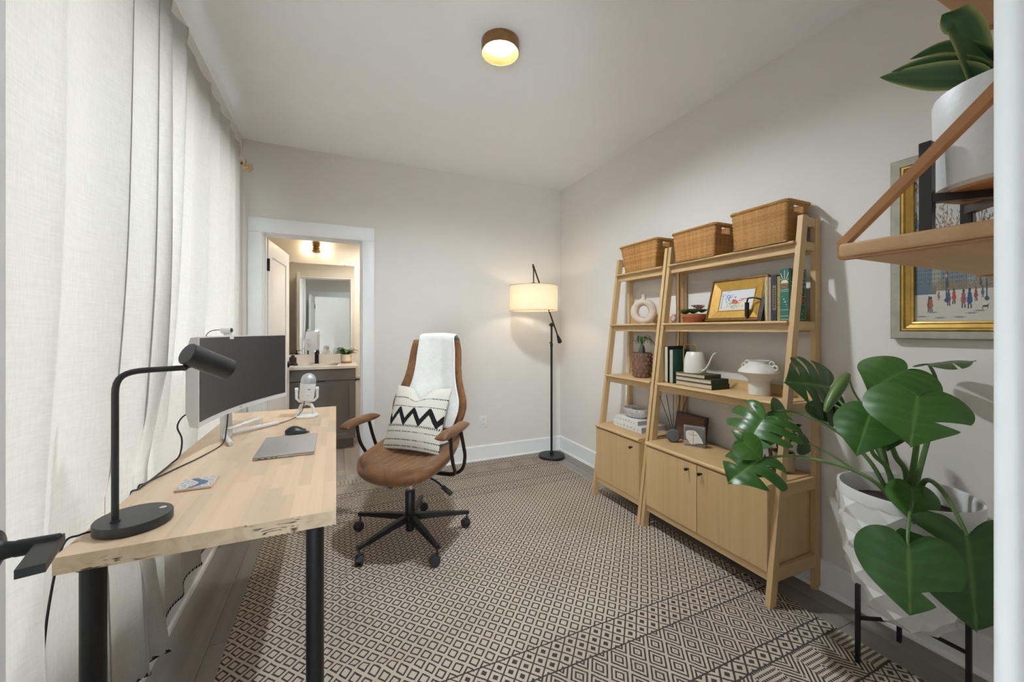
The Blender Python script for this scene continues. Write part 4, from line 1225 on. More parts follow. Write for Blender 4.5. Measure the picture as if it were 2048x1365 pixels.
# ------------------------------------------------------------------ wicker baskets
M_WICKER = vcol('wicker', 0.6, 0.3)
def basket(label, y0, y1, x0, x1, z0, h, flare):
    cx, cy = (x0+x1)/2, (y0+y1)/2
    t = thing('wicker_basket', label, 'basket', (cx, cy, z0), group='wicker baskets on top of the bookcases')
    hx, hy = (x1-x0)/2, (y1-y0)/2; rc = 0.022
    def loop_at(s, ox, oy):
        """point and normal at arc fraction s on a rounded rectangle"""
        a, b = ox-rc, oy-rc
        segs = [2*b, PI/2*rc, 2*a, PI/2*rc]*2
        L = sum(segs); d = s*L
        cs = [(ox, -b, 0, 1), None, (a, oy, -1, 0), None, (-ox, b, 0, -1), None, (-a, -oy, 1, 0), None]
        cc = [None, (a, b, 0), None, (-a, b, 90), None, (-a, -b, 180), None, (a, -b, 270)]
        for i, sg in enumerate(segs):
            if d <= sg or i == 7:
                if i % 2 == 0:
                    px, py, tx, ty = cs[i]; return (px+tx*d, py+ty*d, ty, -tx)
                x_, y_, a0 = cc[i]; th = math.radians(a0)+d/rc
                return (x_+rc*math.cos(th), y_+rc*math.sin(th), math.cos(th), math.sin(th))
            d -= sg
    per = 4*(hx+hy)-8*rc+2*PI*rc
    nc = int(per/0.0125); nc += nc % 2
    nr = int((h-0.012)/0.0078)
    r = random.Random(int(y0*1000))
    M = nc*2; R = nr*2+1
    vs = []; cols = []
    rowtone = [r.uniform(-1, 1) for _ in range(nr+2)]; coltone = [r.uniform(-1, 1) for _ in range(nc+2)]
    for j in range(R):
        row = j//2; z = 0.004 + (h-0.012)*j/(R-1); k = z/h
        ox = hx+flare*0.35*k-flare*0.35; oy = hy+flare*k-flare
        for i in range(M):
            px, py, nx, ny = loop_at(i/M, ox, oy)
            c = i//2
            if i % 2 == 0: over = 0.0
            else: over = 1.0 if (c+row) % 2 == 0 else -1.0
            d = 0.0030*over*(1.0 if j % 2 == 1 else 0.3) - (0.0060 if j % 2 == 0 else 0.0)
            vs.append((cx+px+nx*d, cy+py+ny*d, z0+z+r.uniform(-0.0005, 0.0005)))
            tone = 0.5+0.30*rowtone[row]+0.25*coltone[c]+0.25*r.uniform(-1, 1)
            cols.append((0.335+0.20*tone, 0.158+0.115*tone, 0.045+0.048*tone))
    hole = [q for q in range(M) if (lambda p: p[3] < -0.9 and abs(p[0]) < 0.036)(loop_at((q+0.5)/M, hx, hy))]
    hole2 = [q for q in range(M) if (lambda p: p[3] > 0.9 and abs(p[0]) < 0.036)(loop_at((q+0.5)/M, hx, hy))]
    hs = set(hole+hole2)
    j0, j1 = int(R*0.73), int(R*0.90)
    fs = []
    for j in range(R-1):
        for i in range(M):
            if i in hs and j0 <= j < j1: continue
            a = j*M+i; b = j*M+(i+1) % M
            fs.append((a, b, b+M, a+M))
    mb = MB(); mb.add(vs, fs); mb.c = np.array(cols); o = mb.build('weave', M_WICKER, t, ang=0); o.data.shade_smooth(); o['kind'] = 'stuff'
    sol = o.modifiers.new('thickness', 'SOLIDIFY'); sol.thickness = 0.004; sol.offset = -1
    # bottom
    mb = MB(); mb.box(cx-hx+flare*0.35+0.004, cx+hx-flare*0.35-0.004, cy-hy+flare+0.004, cy+hy-flare-0.004, z0+0.0008, z0+0.006); mb.c = np.array([(0.46, 0.25, 0.08)]*8); mb.build('bottom', M_WICKER, t)
    # braided rim
    mb = MB(); cols = []
    n = 220; pts = []
    for strand in range(3):
        pts = []
        for i in range(n):
            px, py, nx, ny = loop_at(i/n, hx, hy); ph = 2*PI*(i/n*int(per/0.045)+strand/3)
            pts.append((cx+px+nx*0.0035*math.cos(ph), cy+py+ny*0.0035*math.cos(ph), z0+h-0.006+0.0045*math.sin(ph)))
        mb.tube(pts, 0.0038, 6, closed=True)
    rr_ = random.Random(5); mb.c = np.array([(0.48+0.1*rr_.uniform(-1, 1), 0.26, 0.085) for _ in mb.v]); mb.build('braided_rim', M_WICKER, t)
    return t
basket('wicker basket at the near end of the wide bookcase top', 1.192, 1.500, 1.980, 2.165, 1.6975, 0.205, 0.012)
basket('wicker basket at the far end of the wide bookcase top', 1.590, 1.915, 1.980, 2.165, 1.6975, 0.190, 0.018)
basket('wicker basket on top of the narrow bookcase', 2.040, 2.430, 1.980, 2.165, 1.6975, 0.200, 0.040)

# ------------------------------------------------------------------ things on the shelves
S1, S2, S3, S4 = 1.697, 1.312, 0.925, 0.556      # top, second, third board, cabinet top
def book(label, loc, d, th, h, cover, pages=(0.62, 0.54, 0.42), rot=None, group=None, fore=False, rough=0.6):
    """local: spine (or fore edge) at x=0, depth +x, thickness +y, height +z"""
    t = thing('book', label, 'book', loc, rot if rot is not None else (0, 0, 0), group)
    mc = plain('cover', cover, rough, var=0.1, nscale=60); mp_ = plain('pages', pages, 0.85, var=0.08, nscale=140)
    b = 0.0025
    mb = MB()
    mb.box(0, d, 0, b, 0, h, 0.0006); mb.box(0, d, th-b, th, 0, h, 0.0006)
    if fore: mb.box(d-b, d, b, th-b, 0, h, 0.0006)
    else: mb.box(0, b, b, th-b, 0, h, 0.0006)
    mb.build('cover', mc, t)
    mb = MB()
    if fore: mb.box(0.004, d-b, b, th-b, 0.004, h-0.004)
    else: mb.box(b, d-0.004, b, th-b, 0.004, h-0.004)
    mb.build('pages', mp_, t)
    return t
def text_part(name, txt, size, mat, parent, loc, rot, ext=0.0004, bold=False):
    cu = bpy.data.curves.new(name, 'FONT'); cu.body = txt; cu.size = size; cu.extrude = ext
    cu.align_x = 'CENTER'; cu.align_y = 'CENTER'
    if bold: cu.offset = size*0.02
    tmp = bpy.data.objects.new(name, cu); COL.objects.link(tmp)
    dg = bpy.context.evaluated_depsgraph_get()
    me = bpy.data.meshes.new_from_object(tmp.evaluated_get(dg))
    bpy.data.objects.remove(tmp)
    me.materials.clear(); me.materials.append(mat)
    o = bpy.data.objects.new(name, me); COL.objects.link(o); o.parent = parent
    o.location = loc; o.rotation_euler = rot
    return o
M_GILT = plain('gilt', (0.60, 0.45, 0.17), 0.4, metal=0.5, var=0.1)
M_CREAMINK = plain('cream_ink', (0.66, 0.60, 0.42), 0.6)
M_ORANGE = plain('orange_ink', (0.62, 0.13, 0.035), 0.6)
M_NAVY = plain('navy_ink', (0.02, 0.03, 0.06), 0.6)
SPR = (PI/2, 0, -PI/2)     # lettering facing -x

# row of upright books on the second shelf, far to near
bk = book('thin antique book with marbled gold and cream spine leaning on the picture frame', (2.000, 1.303, S2+0.0006), 0.125, 0.016, 0.226, (0.50, 0.40, 0.22), group='books on the second shelf')
mb = MB()
r = random.Random(4)
for k in range(26): 
    a = r.uniform(0.001, 0.011); z = 0.01+0.205*k/26
    mb.box(-0.0006, 0.0002, a, a+0.004, z, z+0.005)
mb.build('spine_marbling', M_CREAMINK, bk)
book('thin pinkish tan cloth book between gold and navy books', (2.002, 1.2875, S2+0.0006), 0.12, 0.014, 0.222, (0.42, 0.29, 0.20), group='books on the second shelf')
bk = book('navy blue book with a gold lettered panel on its spine', (1.998, 1.257, S2+0.0006), 0.125, 0.029, 0.230, (0.022, 0.030, 0.050), group='books on the second shelf')
mb = MB(); mb.box(-0.0007, 0.0002, 0.002, 0.020, 0.055, 0.178); mb.build('spine_panel', plain('old_gold_panel', (0.20, 0.15, 0.07), 0.5, var=0.3, nscale=120), bk)
mb = MB()
for k in range(9): mb.box(-0.0012, -0.0006, 0.007, 0.0155, 0.066+0.0115*k, 0.066+0.0115*k+0.0075)
mb.build('spine_ornament', M_NAVY, bk)
bk = book('mustard yellow book beside the tall green book', (2.000, 1.2345, S2+0.0006), 0.125, 0.0215, 0.222, (0.42, 0.27, 0.075), group='books on the second shelf')
mb = MB()
for z in (0.10, 0.115, 0.075): mb.box(-0.0007, 0.0002, 0.002, 0.0195, z, z+0.003)
mb.build('spine_bands', plain('faded_brown_ink', (0.25, 0.15, 0.06), 0.6), bk)
# tall green book with gilt sun rays; its front cover faces the near side
gb = book('tall dark green book with gold sunburst and orange title lettering', (1.984, 1.190, S2+0.0006), 0.135, 0.042, 0.252, (0.018, 0.13, 0.105), group='books on the second shelf', rough=0.45)
mb = MB()
for k in range(9):
    a = math.radians(8+20.5*k); c0 = (0.021, 0.182); 
    p0 = (c0[0]+0.020*math.cos(a), c0[1]+0.020*math.sin(a)); 
    L = min(0.019/max(1e-3, abs(math.cos(a))), 0.062/max(1e-3, math.sin(a)))
    p1 = (c0[0]+L*math.cos(a), c0[1]+L*math.sin(a)); n_ = (-math.sin(a)*0.0012, math.cos(a)*0.0012)
    if L > 0.022: mb.prism([(p0[0]-n_[0], p0[1]-n_[1]), (p1[0]-n_[0]*1.4, p1[1]-n_[1]*1.4), (p1[0]+n_[0]*1.4, p1[1]+n_[1]*1.4), (p0[0]+n_[0], p0[1]+n_[1])], (-0.0006, 0, 0), (0, 1, 0), (0, 0, 1), (1, 0, 0), 0.0008)
sun = [(0.021+0.017*math.cos(PI*k/12), 0.182+0.017*math.sin(PI*k/12)) for k in range(13)]
mb.prism(sun, (-0.0006, 0, 0), (0, 1, 0), (0, 0, 1), (1, 0, 0), 0.0008)
for z in (0.150, 0.142, 0.052, 0.022, 0.006): mb.box(-0.0006, 0.0002, 0.002, 0.040, z, z+0.002)
for (y_, z_, s_) in ((0.024, 0.105, 0.006), (0.018, 0.092, 0.007), (0.012, 0.078, 0.004), (0.010, 0.068, 0.003), (0.031, 0.118, 0.003)): mb.box(-0.0006, 0.0002, y_-s_/2, y_+s_/2, z_-s_/2, z_+s_/2)
mb.build('spine_gilding', M_CREAMINK, gb)
text_part('spine_title', 'PETER', 0.0115, M_ORANGE, gb, (-0.0005, 0.021, 0.175), SPR, bold=True)
text_part('spine_title', 'PAN', 0.0140, M_ORANGE, gb, (-0.0005, 0.021, 0.163), SPR, bold=True)
mb = MB()
for (x0, x1, z0, z1) in ((0.008, 0.128, 0.243, 0.2455), (0.008, 0.128, 0.006, 0.0085), (0.008, 0.0105, 0.006, 0.2455), (0.1255, 0.128, 0.006, 0.2455), (0.01, 0.127, 0.168, 0.170), (0.01, 0.127, 0.118, 0.120), (0.01, 0.127, 0.078, 0.080)):
    mb.box(x0, x1, -0.0006, 0.0002, z0, z1)
for k in range(9):
    a = math.radians(8+20.5*k); 
    p0 = (0.068+0.02*math.cos(a), 0.182+0.02*math.sin(a)); L = 0.056
    p1 = (0.068+L*math.cos(a), min(0.240, 0.182+L*math.sin(a))); n_ = (-math.sin(a)*0.0016, math.cos(a)*0.0016)
    mb.prism([(p0[0]-n_[0], p0[1]-n_[1]), (p1[0]-n_[0], p1[1]-n_[1]), (p1[0]+n_[0], p1[1]+n_[1]), (p0[0]+n_[0], p0[1]+n_[1])], (0, -0.0006, 0), (1, 0, 0), (0, 0, 1), (0, 1, 0), 0.0008)
for (x_, z_, s_) in ((0.10, 0.145, 0.008), (0.07, 0.055, 0.008), (0.08, 0.043, 0.01), (0.10, 0.035, 0.005), (0.11, 0.05, 0.004)): mb.box(x_-s_/2, x_+s_/2, -0.0006, 0.0002, z_-s_, z_+s_/2)
mb.build('cover_gilding', M_CREAMINK, gb)
text_part('cover_title', 'PAN', 0.040, M_ORANGE, gb, (0.090, -0.0005, 0.099), (PI/2, 0, 0), bold=True)

# black iron bookend (old flat iron with coiled grip)
be = thing('iron_bookend', 'black iron bookend with an upright grip in front of the flower painting', 'bookend', (2.03, 1.36, S2))
mb = MB(); mb.prism([(-0.045, 0.0006), (0.05, 0.0006), (0.05, 0.05), (0.018, 0.125), (0.0, 0.13), (-0.012, 0.115)], (2.020, 1.322, S2), (1, 0, 0), (0, 0, 1), (0, 1, 0), 0.018); mb.build('wedge', M_BLACK, be)
mb = MB(); mb.tube(spline([(2.016, 1.338, S2+0.108), (2.008, 1.362, S2+0.122), (2.002, 1.395, S2+0.126), (2.000, 1.412, S2+0.112), (2.000, 1.414, S2+0.02), (2.003, 1.402, S2+0.0065), (2.010, 1.372, S2+0.0055), (2.014, 1.338, S2+0.016)], 6), 0.0042, 8); mb.build('handle_rod', M_BLACK, be)
mb = MB(); mb.lathe([(0.007, S2+0.026), (0.0105, S2+0.030), (0.0105, S2+0.100), (0.007, S2+0.104)], 18, (2.000, 1.414, 0)); mb.build('grip', M_BLACK, be)

# flower painting in a wide gold frame, leaning on the wall side
def flower_col(U, V):
    c = np.zeros(U.shape+(3,)); c[:] = (0.62, 0.62, 0.64)
    n = 0.04*np.sin(37*U+11*np.sin(23*V))*np.sin(29*V+7*np.sin(17*U)); c += n[..., None]
    rg = np.random.default_rng(3)
    m = V < 0.20; c[m] = (0.60, 0.55, 0.58)
    def blob(x, y, rx, ry, col, ang=0.0):
        dx, dy = U-x, (V-y); ca, sa = math.cos(ang), math.sin(ang)
        a = (dx*ca+dy*sa)/rx; b = (-dx*sa+dy*ca)/ry
        c[a*a+b*b < 1+0.25*np.sin(40*U+30*V)] = col
    m = (np.abs(U-0.06) < 0.012) & (V > 0.1) & (V < 0.85); c[m] = (0.20, 0.25, 0.30)
    for k in range(26): blob(rg.uniform(0.18, 0.92), rg.uniform(0.16, 0.42), rg.uniform(0.02, 0.05), 0.025, (0.58, 0.50, 0.18), rg.uniform(0, 3))
    for k in range(14): blob(rg.uniform(0.3, 0.6), rg.uniform(0.28, 0.45), 0.05, 0.012, (0.12, 0.20, 0.07), rg.uniform(0, 3))
    for k in range(34): blob(0.27+rg.normal(0, 0.11), 0.64+rg.normal(0, 0.13), rg.uniform(0.015, 0.035), 0.014, [(0.06, 0.12, 0.33), (0.20, 0.30, 0.50), (0.03, 0.05, 0.20)][k % 3], rg.uniform(0, 3))
    for k in range(16): blob(rg.uniform(0.40, 0.52), rg.uniform(0.34, 0.52), 0.035, 0.03, [(0.55, 0.06, 0.03), (0.62, 0.14, 0.06), (0.38, 0.03, 0.02)][k % 3], rg.uniform(0, 3))
    for k in range(8): blob(rg.uniform(0.58, 0.80), rg.uniform(0.44, 0.58), 0.035, 0.02, (0.58, 0.11, 0.06), rg.uniform(0, 3))
    blob(0.45, 0.18, 0.10, 0.085, (0.33, 0.38, 0.34)); blob(0.47, 0.17, 0.05, 0.05, (0.50, 0.52, 0.42))
    return c
fr = thing('framed_flower_painting', 'small loose flower painting in a wide gold frame on the second shelf', 'painting', (2.05, 1.51, S2))
o_ = Vector((2.018, 1.675, S2+0.001)); fu = Vector((0, -1, 0)); fv = Vector((0.27, 0, 0.963)).normalized(); fn_ = fu.cross(fv)*-1
fn_ = Vector((-fv.z, 0, fv.x))
FW, FH = 0.335, 0.252
M_GOLD = plain('gold_leaf_frame', (0.46, 0.26, 0.045), 0.5, metal=0.35, var=0.12, nscale=40)
M_GOLDD = plain('dark_gold_edge', (0.20, 0.10, 0.03), 0.4, metal=0.5, var=0.2)
def frame_parts(parent, o, u, v, n, W, H, prof, mat, nm):
    """mitred moulding: prof = [(inset from outer edge, height towards n)]"""
    mb = MB(); vs = []; fs = []
    k = len(prof)
    for (i, h) in prof:
        for (a, b) in ((i, i), (W-i, i), (W-i, H-i), (i, H-i)): vs.append(o+u*a+v*b+n*h)
    for j in range(k-1):
        for c in range(4): fs.append((j*4+c, j*4+(c+1) % 4, (j+1)*4+(c+1) % 4, (j+1)*4+c))
    mb.add(vs, fs); return mb.build(nm, mat, parent, ang=20)
frame_parts(fr, o_, fu, fv, fn_, FW, FH, [(0.0, 0.0), (0.0, 0.020), (0.004, 0.024), (0.010, 0.024), (0.012, 0.019), (0.016, 0.019), (0.018, 0.021)], M_GOLDD, 'outer_moulding')
frame_parts(fr, o_, fu, fv, fn_, FW, FH, [(0.018, 0.021), (0.060, 0.009), (0.062, 0.012), (0.066, 0.011), (0.067, 0.006)], M_GOLD, 'frame')
mb = MB(); mb.prism([(0.002, 0.002), (FW-0.002, 0.002), (FW-0.002, FH-0.002), (0.002, FH-0.002)], o_-fn_*0.001, fu, fv, fn_, 0.004); mb.build('backing', M_GOLDD, fr)
q = o_+fu*0.0665+fv*0.0665+fn_*0.0065
print_plane('canvas', M_PRINT, fr, tuple(q), tuple(fu*(FW-0.133)), tuple(fv*(FH-0.133)), 130, 90, flower_col)

# succulent bowl and crystal
M_TERRA = plain('terracotta', (0.36, 0.115, 0.045), 0.75, var=0.1)
M_SOIL = plain('potting_soil', (0.035, 0.022, 0.016), 0.95, var=0.4, nscale=120, bmp=0.6)
sp_ = thing('succulent_bowl', 'shallow terracotta bowl of green and pink succulents', 'plant', (2.045, 1.795, S2))
mb = MB(); mb.lathe([(0.0, 0.0006), (0.050, 0.0006), (0.068, 0.034), (0.072, 0.036), (0.075, 0.052), (0.070, 0.054), (0.066, 0.046), (0.0, 0.045)], 40, (2.045, 1.795, S2), cap=False); mb.build('bowl', M_TERRA, sp_)
mb = MB(); mb.lathe([(0.0, 0.047), (0.066, 0.046)], 24, (2.045, 1.795, S2), cap=False); mb.build('soil', M_SOIL, sp_)
M_LEAF = vcol('leaf', 0.38, 0.5, transl=0.12)
def rosette(parent, c, R, n_rings, col, tip, up=0.6, nm='rosette'):
    mb = MB(); cols = []
    for ring in range(n_rings):
        f = (ring+1)/n_rings; m = 5+3*ring
        for k in range(m):
            a = 2*PI*k/m+ring*0.5; el = (1-f)*1.0+0.55
            d = Vector((math.cos(a)*math.cos(el), math.sin(a)*math.cos(el), math.sin(el))); s = Vector((-math.sin(a), math.cos(a), 0)); n = d.cross(s)*-1
            L = R*f*0.9+0.006; w = L*0.36
            prof = [(0.0, 0.35), (0.4, 0.9), (0.7, 1.0), (0.9, 0.6), (1.0, 0.05)]
            vs = []
            for (t, ww) in prof:
                for (sx, nz) in ((-1, 0.25), (0, -0.25), (1, 0.25), (0, 0.5)):
                    vs.append(Vector(c)+d*L*t+s*w*ww*sx*0.5+n*w*nz*ww*0.5); 
                    cols.append(tuple(col[i]*(1-t)+tip[i]*t for i in range(3)))
            fs = []
            for i in range(4):
                for j in range(4): fs.append((i*4+j, i*4+(j+1) % 4, (i+1)*4+(j+1) % 4, (i+1)*4+j))
            fs.append((16, 17, 18, 19)); mb.add(vs, fs)
    mb.c = np.array(cols); return mb.build(nm, M_LEAF, parent)
G1, G2, GB, PK = (0.05, 0.13, 0.03), (0.12, 0.24, 0.06), (0.09, 0.14, 0.10), (0.42, 0.20, 0.20)
for (dx, dy, R, c1, c2, z) in ((-0.02, 0.052, 0.046, GB, (0.16, 0.2, 0.16), 0.055), (-0.035, 0.015, 0.044, G1, G2, 0.062), (-0.03, -0.03, 0.046, G1, G2, 0.062), (0.01, -0.05, 0.042, G1, G2, 0.062), (0.01, -0.02, 0.044, (0.38, 0.2, 0.19), (0.50, 0.28, 0.27), 0.088), (0.03, 0.03, 0.038, GB, (0.18, 0.22, 0.17), 0.058), (0.0, 0.0, 0.036, G1, G2, 0.062), (-0.01, -0.055, 0.030, PK, (0.5, 0.3, 0.28), 0.085)):
    rosette(sp_, (2.045+dx, 1.795+dy, S2+z), R, 3, c1, c2)
cr = thing('crystal_geode', 'small polished brown and clear crystal egg', 'crystal', (2.02, 1.930, S2))
mb = MB(); rgc = random.Random(9)
bm = bmesh.new(); bmesh.ops.create_icosphere(bm, subdivisions=2, radius=1.0)
for v in bm.verts: v.co = Vector((2.02+v.co.x*0.021*(1+0.12*rgc.uniform(-1, 1)), 1.930+v.co.y*0.021*(1+0.12*rgc.uniform(-1, 1)), S2+0.0305+v.co.z*0.030))
mb.bm(bm); mb.build('stone', plain('quartz', (0.45, 0.34, 0.30), 0.12, var=0.5, nscale=55, coat=0.5), cr, ang=8)

# third shelf: two upright books, stack of three, watering can, vase
book('upright book with black cover and cream page edge, farthest on the third shelf', (1.960, 1.924, S3+0.0006), 0.14, 0.032, 0.236, (0.012, 0.012, 0.013), (0.66, 0.58, 0.46), group='upright books on the third shelf', fore=True)
book('upright book with deep green cover and pale page edge beside the watering can', (1.962, 1.884, S3+0.0006), 0.14, 0.032, 0.217, (0.015, 0.085, 0.065), (0.50, 0.46, 0.38), group='upright books on the third shelf', fore=True)
zz = S3+0.0006
for (lab, th, y0, L, D, x0, cov) in (('bottom book of the stack under the watering can with dark green spine', 0.030, 1.585, 0.265, 0.145, 1.946, (0.022, 0.038, 0.022)),
                                     ('middle book of the stack under the watering can', 0.026, 1.592, 0.262, 0.142, 1.950, (0.022, 0.040, 0.024)),
                                     ('top olive book of the stack, right under the watering can', 0.022, 1.640, 0.218, 0.135, 1.955, (0.10, 0.075, 0.03))):
    # lying flat: thickness up, spine at the near end
    t = thing('book', lab, 'book', (x0, y0, zz), (0, 0, 0), 'stacked books on the third shelf')
    mc_ = plain('cloth_cover', cov, 0.7, var=0.15); mp_ = plain('page_block', (0.58, 0.47, 0.34), 0.85, var=0.08, nscale=140)
    mb = MB(); mb.box(0, D, 0, L, 0, 0.0025, 0.0006); mb.box(0, D, 0, L, th-0.0025, th, 0.0006); mb.box(0, D, 0, 0.0025, 0.0025, th-0.0025); mb.build('cover', mc_, t)
    mb = MB(); mb.box(0.004, D-0.004, 0.0025, L-0.004, 0.0025, th-0.0025); mb.build('pages', mp_, t)
    zz += th+0.0004
zc = zz
wc = thing('watering_can', 'small white watering can with brass handle on the book stack', 'watering can', (2.018, 1.765, zc))
M_ENAM = plain('white_enamel', (0.74, 0.70, 0.62), 0.3, var=0.02)
wcx, wcy = 2.018, 1.765
mb = MB(); mb.lathe([(0.0, 0.0004), (0.062, 0.0004), (0.064, 0.003), (0.063, 0.07), (0.056, 0.098), (0.046, 0.126), (0.044, 0.128), (0.042, 0.126), (0.054, 0.095), (0.060, 0.06), (0.0, 0.05)], 44, (wcx, wcy, zc), cap=False); mb.build('body', M_ENAM, wc)
mb = MB(); mb.tube(spline([(wcx-0.01, wcy-0.055, zc+0.016), (wcx-0.014, wcy-0.085, zc+0.026), (wcx-0.018, wcy-0.115, zc+0.062), (wcx-0.02, wcy-0.138, zc+0.105), (wcx-0.021, wcy-0.152, zc+0.122), (wcx-0.022, wcy-0.165, zc+0.130)], 6), [0.0075-0.0035*min(1, k/20) for k in range(31)], 10); mb.build('spout', M_ENAM, wc)
mb = MB(); mb.tube(spline([(wcx-0.0, wcy-0.012, zc+0.122), (wcx, wcy-0.010, zc+0.160), (wcx-0.002, wcy+0.004, zc+0.172), (wcx-0.006, wcy+0.055, zc+0.172), (wcx-0.008, wcy+0.073, zc+0.162), (wcx-0.008, wcy+0.078, zc+0.14), (wcx-0.008, wcy+0.078, zc+0.075), (wcx-0.006, wcy+0.072, zc+0.045), (wcx-0.003, wcy+0.060, zc+0.036)], 6), 0.0037, 10); mb.build('handle', M_BRASS, wc)
wv = thing('white_vase', 'white ceramic vase with wide shoulders and looped handles', 'vase', (2.045, 1.377, S3))
M_CER = plain('white_ceramic', (0.66, 0.63, 0.58), 0.5, var=0.03, bmp=0.05)
vx, vy = 2.045, 1.377
mb = MB(); mb.lathe([(0.0, 0.0006), (0.049, 0.0006), (0.052, 0.003), (0.051, 0.045), (0.050, 0.075), (0.060, 0.088), (0.092, 0.112), (0.099, 0.120), (0.096, 0.128), (0.070, 0.152), (0.052, 0.165), (0.049, 0.176), (0.052, 0.182), (0.047, 0.182), (0.044, 0.170), (0.06, 0.15), (0.0, 0.12)], 52, (vx, vy, S3), cap=False); mb.build('body', M_CER, wv)
for s in (-1, 1):
    mb = MB()
    for (cy_, cz_, R_) in ((0.066, 0.166, 0.012), (0.084, 0.148, 0.012)):
        mb.tube([(vx, vy+s*(cy_+R_*math.cos(a)), S3+cz_+R_*math.sin(a)) for a in [2*PI*k/16 for k in range(16)]], 0.0048, 8, closed=True)
    mb.build('handle', M_CER, wv)

# narrow bookcase: ring vase, studded planter, white books and marble bowl
rv = thing('ring_vase', 'beige matte ring shaped donut vase', 'vase', (2.05, 2.243, S2))
M_BEIGE = plain('beige_ceramic', (0.60, 0.50, 0.41), 0.75, var=0.04, bmp=0.05)
vx, vy, vz = 2.05, 2.243, S2+0.0905
mb = MB()
def tor(u, v):
    a = 2*PI*u; b = 2*PI*v; R = 0.068; rr = 0.0295
    h_ = (R*0.94+rr*math.cos(b))*math.cos(a); d_ = 0.95*rr*math.sin(b)
    return (vx+0.60*h_+0.80*d_, vy-0.80*h_+0.60*d_, vz+(R*1.02+rr*math.cos(b)*0.86)*math.sin(a)-0.002)
mb.grid(tor, 48, 22, True); mb.lathe([(0.024, 0.080), (0.015, 0.100), (0.0135, 0.118), (0.0165, 0.126), (0.011, 0.126), (0.010, 0.10)], 24, (vx, vy, vz), cap=False); mb.build('body', M_BEIGE, rv)
mb = MB(); mb.lathe([(0.0, 0.0006), (0.026, 0.0006), (0.026, 0.014), (0.0, 0.016)], 24, (vx, vy, S2)); mb.build('foot', M_BEIGE, rv)
pl_ = thing('studded_planter', 'brown clay pot with raised square studs holding a spiky palm', 'plant', (2.025, 2.235, S3))
M_CLAY = plain('brown_clay', (0.20, 0.105, 0.072), 0.8, var=0.12, bmp=0.2)
px_, py_ = 2.025, 2.235
prof = [(0.0, 0.0006), (0.052, 0.0006), (0.060, 0.02), (0.068, 0.07), (0.0705, 0.12), (0.068, 0.17), (0.069, 0.178), (0.0655, 0.178), (0.062, 0.155), (0.0, 0.150)]
mb = MB(); mb.lathe(prof, 40, (px_, py_, S3), cap=False); mb.build('pot', M_CLAY, pl_)
M_CLAY2 = plain('copper_clay', (0.26, 0.125, 0.075), 0.7, var=0.12)
stud = MB(); stud.box(-0.0085, 0.0085, -0.003, 0.0055, -0.0085, 0.0085, 0.0015); stud_me = stud.mesh('stud'); stud_me.materials.append(M_CLAY2)
for row in range(6):
    z = 0.018+0.029*row; R = np.interp(z, [0.0, 0.02, 0.07, 0.12, 0.17], [0.054, 0.060, 0.068, 0.0705, 0.068])
    for k in range(12):
        a = 2*PI*(k+0.5*(row % 2))/12
        o = bpy.data.objects.new('stud', stud_me); COL.objects.link(o); o.parent = pl_
        o.location = (R*math.cos(a), R*math.sin(a), z); o.rotation_euler = (0, 0, a-PI/2)
mb = MB(); mb.lathe([(0.0, 0.158), (0.062, 0.157)], 24, (px_, py_, S3), cap=False); mb.build('soil', M_SOIL, pl_)
mb = MB(); mb.lathe([(0.018, 0.155), (0.024, 0.18), (0.022, 0.21), (0.015, 0.232), (0.006, 0.240)], 14, (px_, py_, S3)); mb.build('trunk', plain('palm_trunk', (0.10, 0.10, 0.085), 0.8, var=0.5, nscale=160, bmp=0.9), pl_)
def ribbon(parent, pts, width, c_mid, c_edge, nm='leaf', fold=0.25, nseg=7, side=None, prof=None, edge=0.72, sub=8):
    P = spline(pts, sub); n = len(P); mb = MB(); cols = []; vs = []
    for i in range(n):
        t = i/(n-1); tg = (P[min(i+1, n-1)]-P[max(i-1, 0)]).normalized()
        s = Vector(side) if side else tg.cross(Vector((0, 0, 1)))
        s = (s-tg*s.dot(tg)); s = s.normalized() if s.length > 1e-5 else Vector((1, 0, 0))
        nn = s.cross(tg)
        w = width*(prof(t) if prof else (math.sin(PI*min(1, 0.12+0.88*t))**0.7*(1-t*0.25)+0.02))
        for k in range(nseg):
            q = -1+2*k/(nseg-1)
            vs.append(P[i]+s*w*0.5*q+nn*abs(q)*w*0.5*fold)
            m = abs(q) > edge
            st = 0.85+0.3*(0.5+0.5*math.cos(q*9))
            cols.append(c_edge if m else tuple(c*st for c in c_mid))
    fs = [(i*nseg+k, i*nseg+k+1, (i+1)*nseg+k+1, (i+1)*nseg+k) for i in range(n-1) for k in range(nseg-1)]
    mb.add(vs, fs); mb.c = np.array(cols); o = mb.build(nm, M_LEAF, parent, ang=0); o.data.shade_smooth(); return o
rg_ = random.Random(21)
for k in range(18):
    a = 2*PI*k/18+rg_.uniform(-0.2, 0.2); L = rg_.uniform(0.07, 0.135); up = rg_.uniform(0.02, 0.06)
    c0 = Vector((px_, py_, S3+0.236)); d = Vector((math.cos(a)*0.75, math.sin(a), 0))
    ribbon(pl_, [c0, c0+d*L*0.4+Vector((0, 0, up)), c0+d*L*0.75+Vector((0, 0, up*0.9)), c0+d*L+Vector((0, 0, up*0.2-0.02*rg_.random()))], 0.011, (0.06, 0.11, 0.035), (0.09, 0.15, 0.05), nseg=3)
b1 = (('thick white hardback lying at the bottom of the stack on the narrow cabinet', 1.905, 2.105, 0.235, 0.300, 0.040, S4+0.0006), ('white illustrated hardback on top of the thick white book', 1.912, 2.150, 0.20, 0.245, 0.034, S4+0.0412))
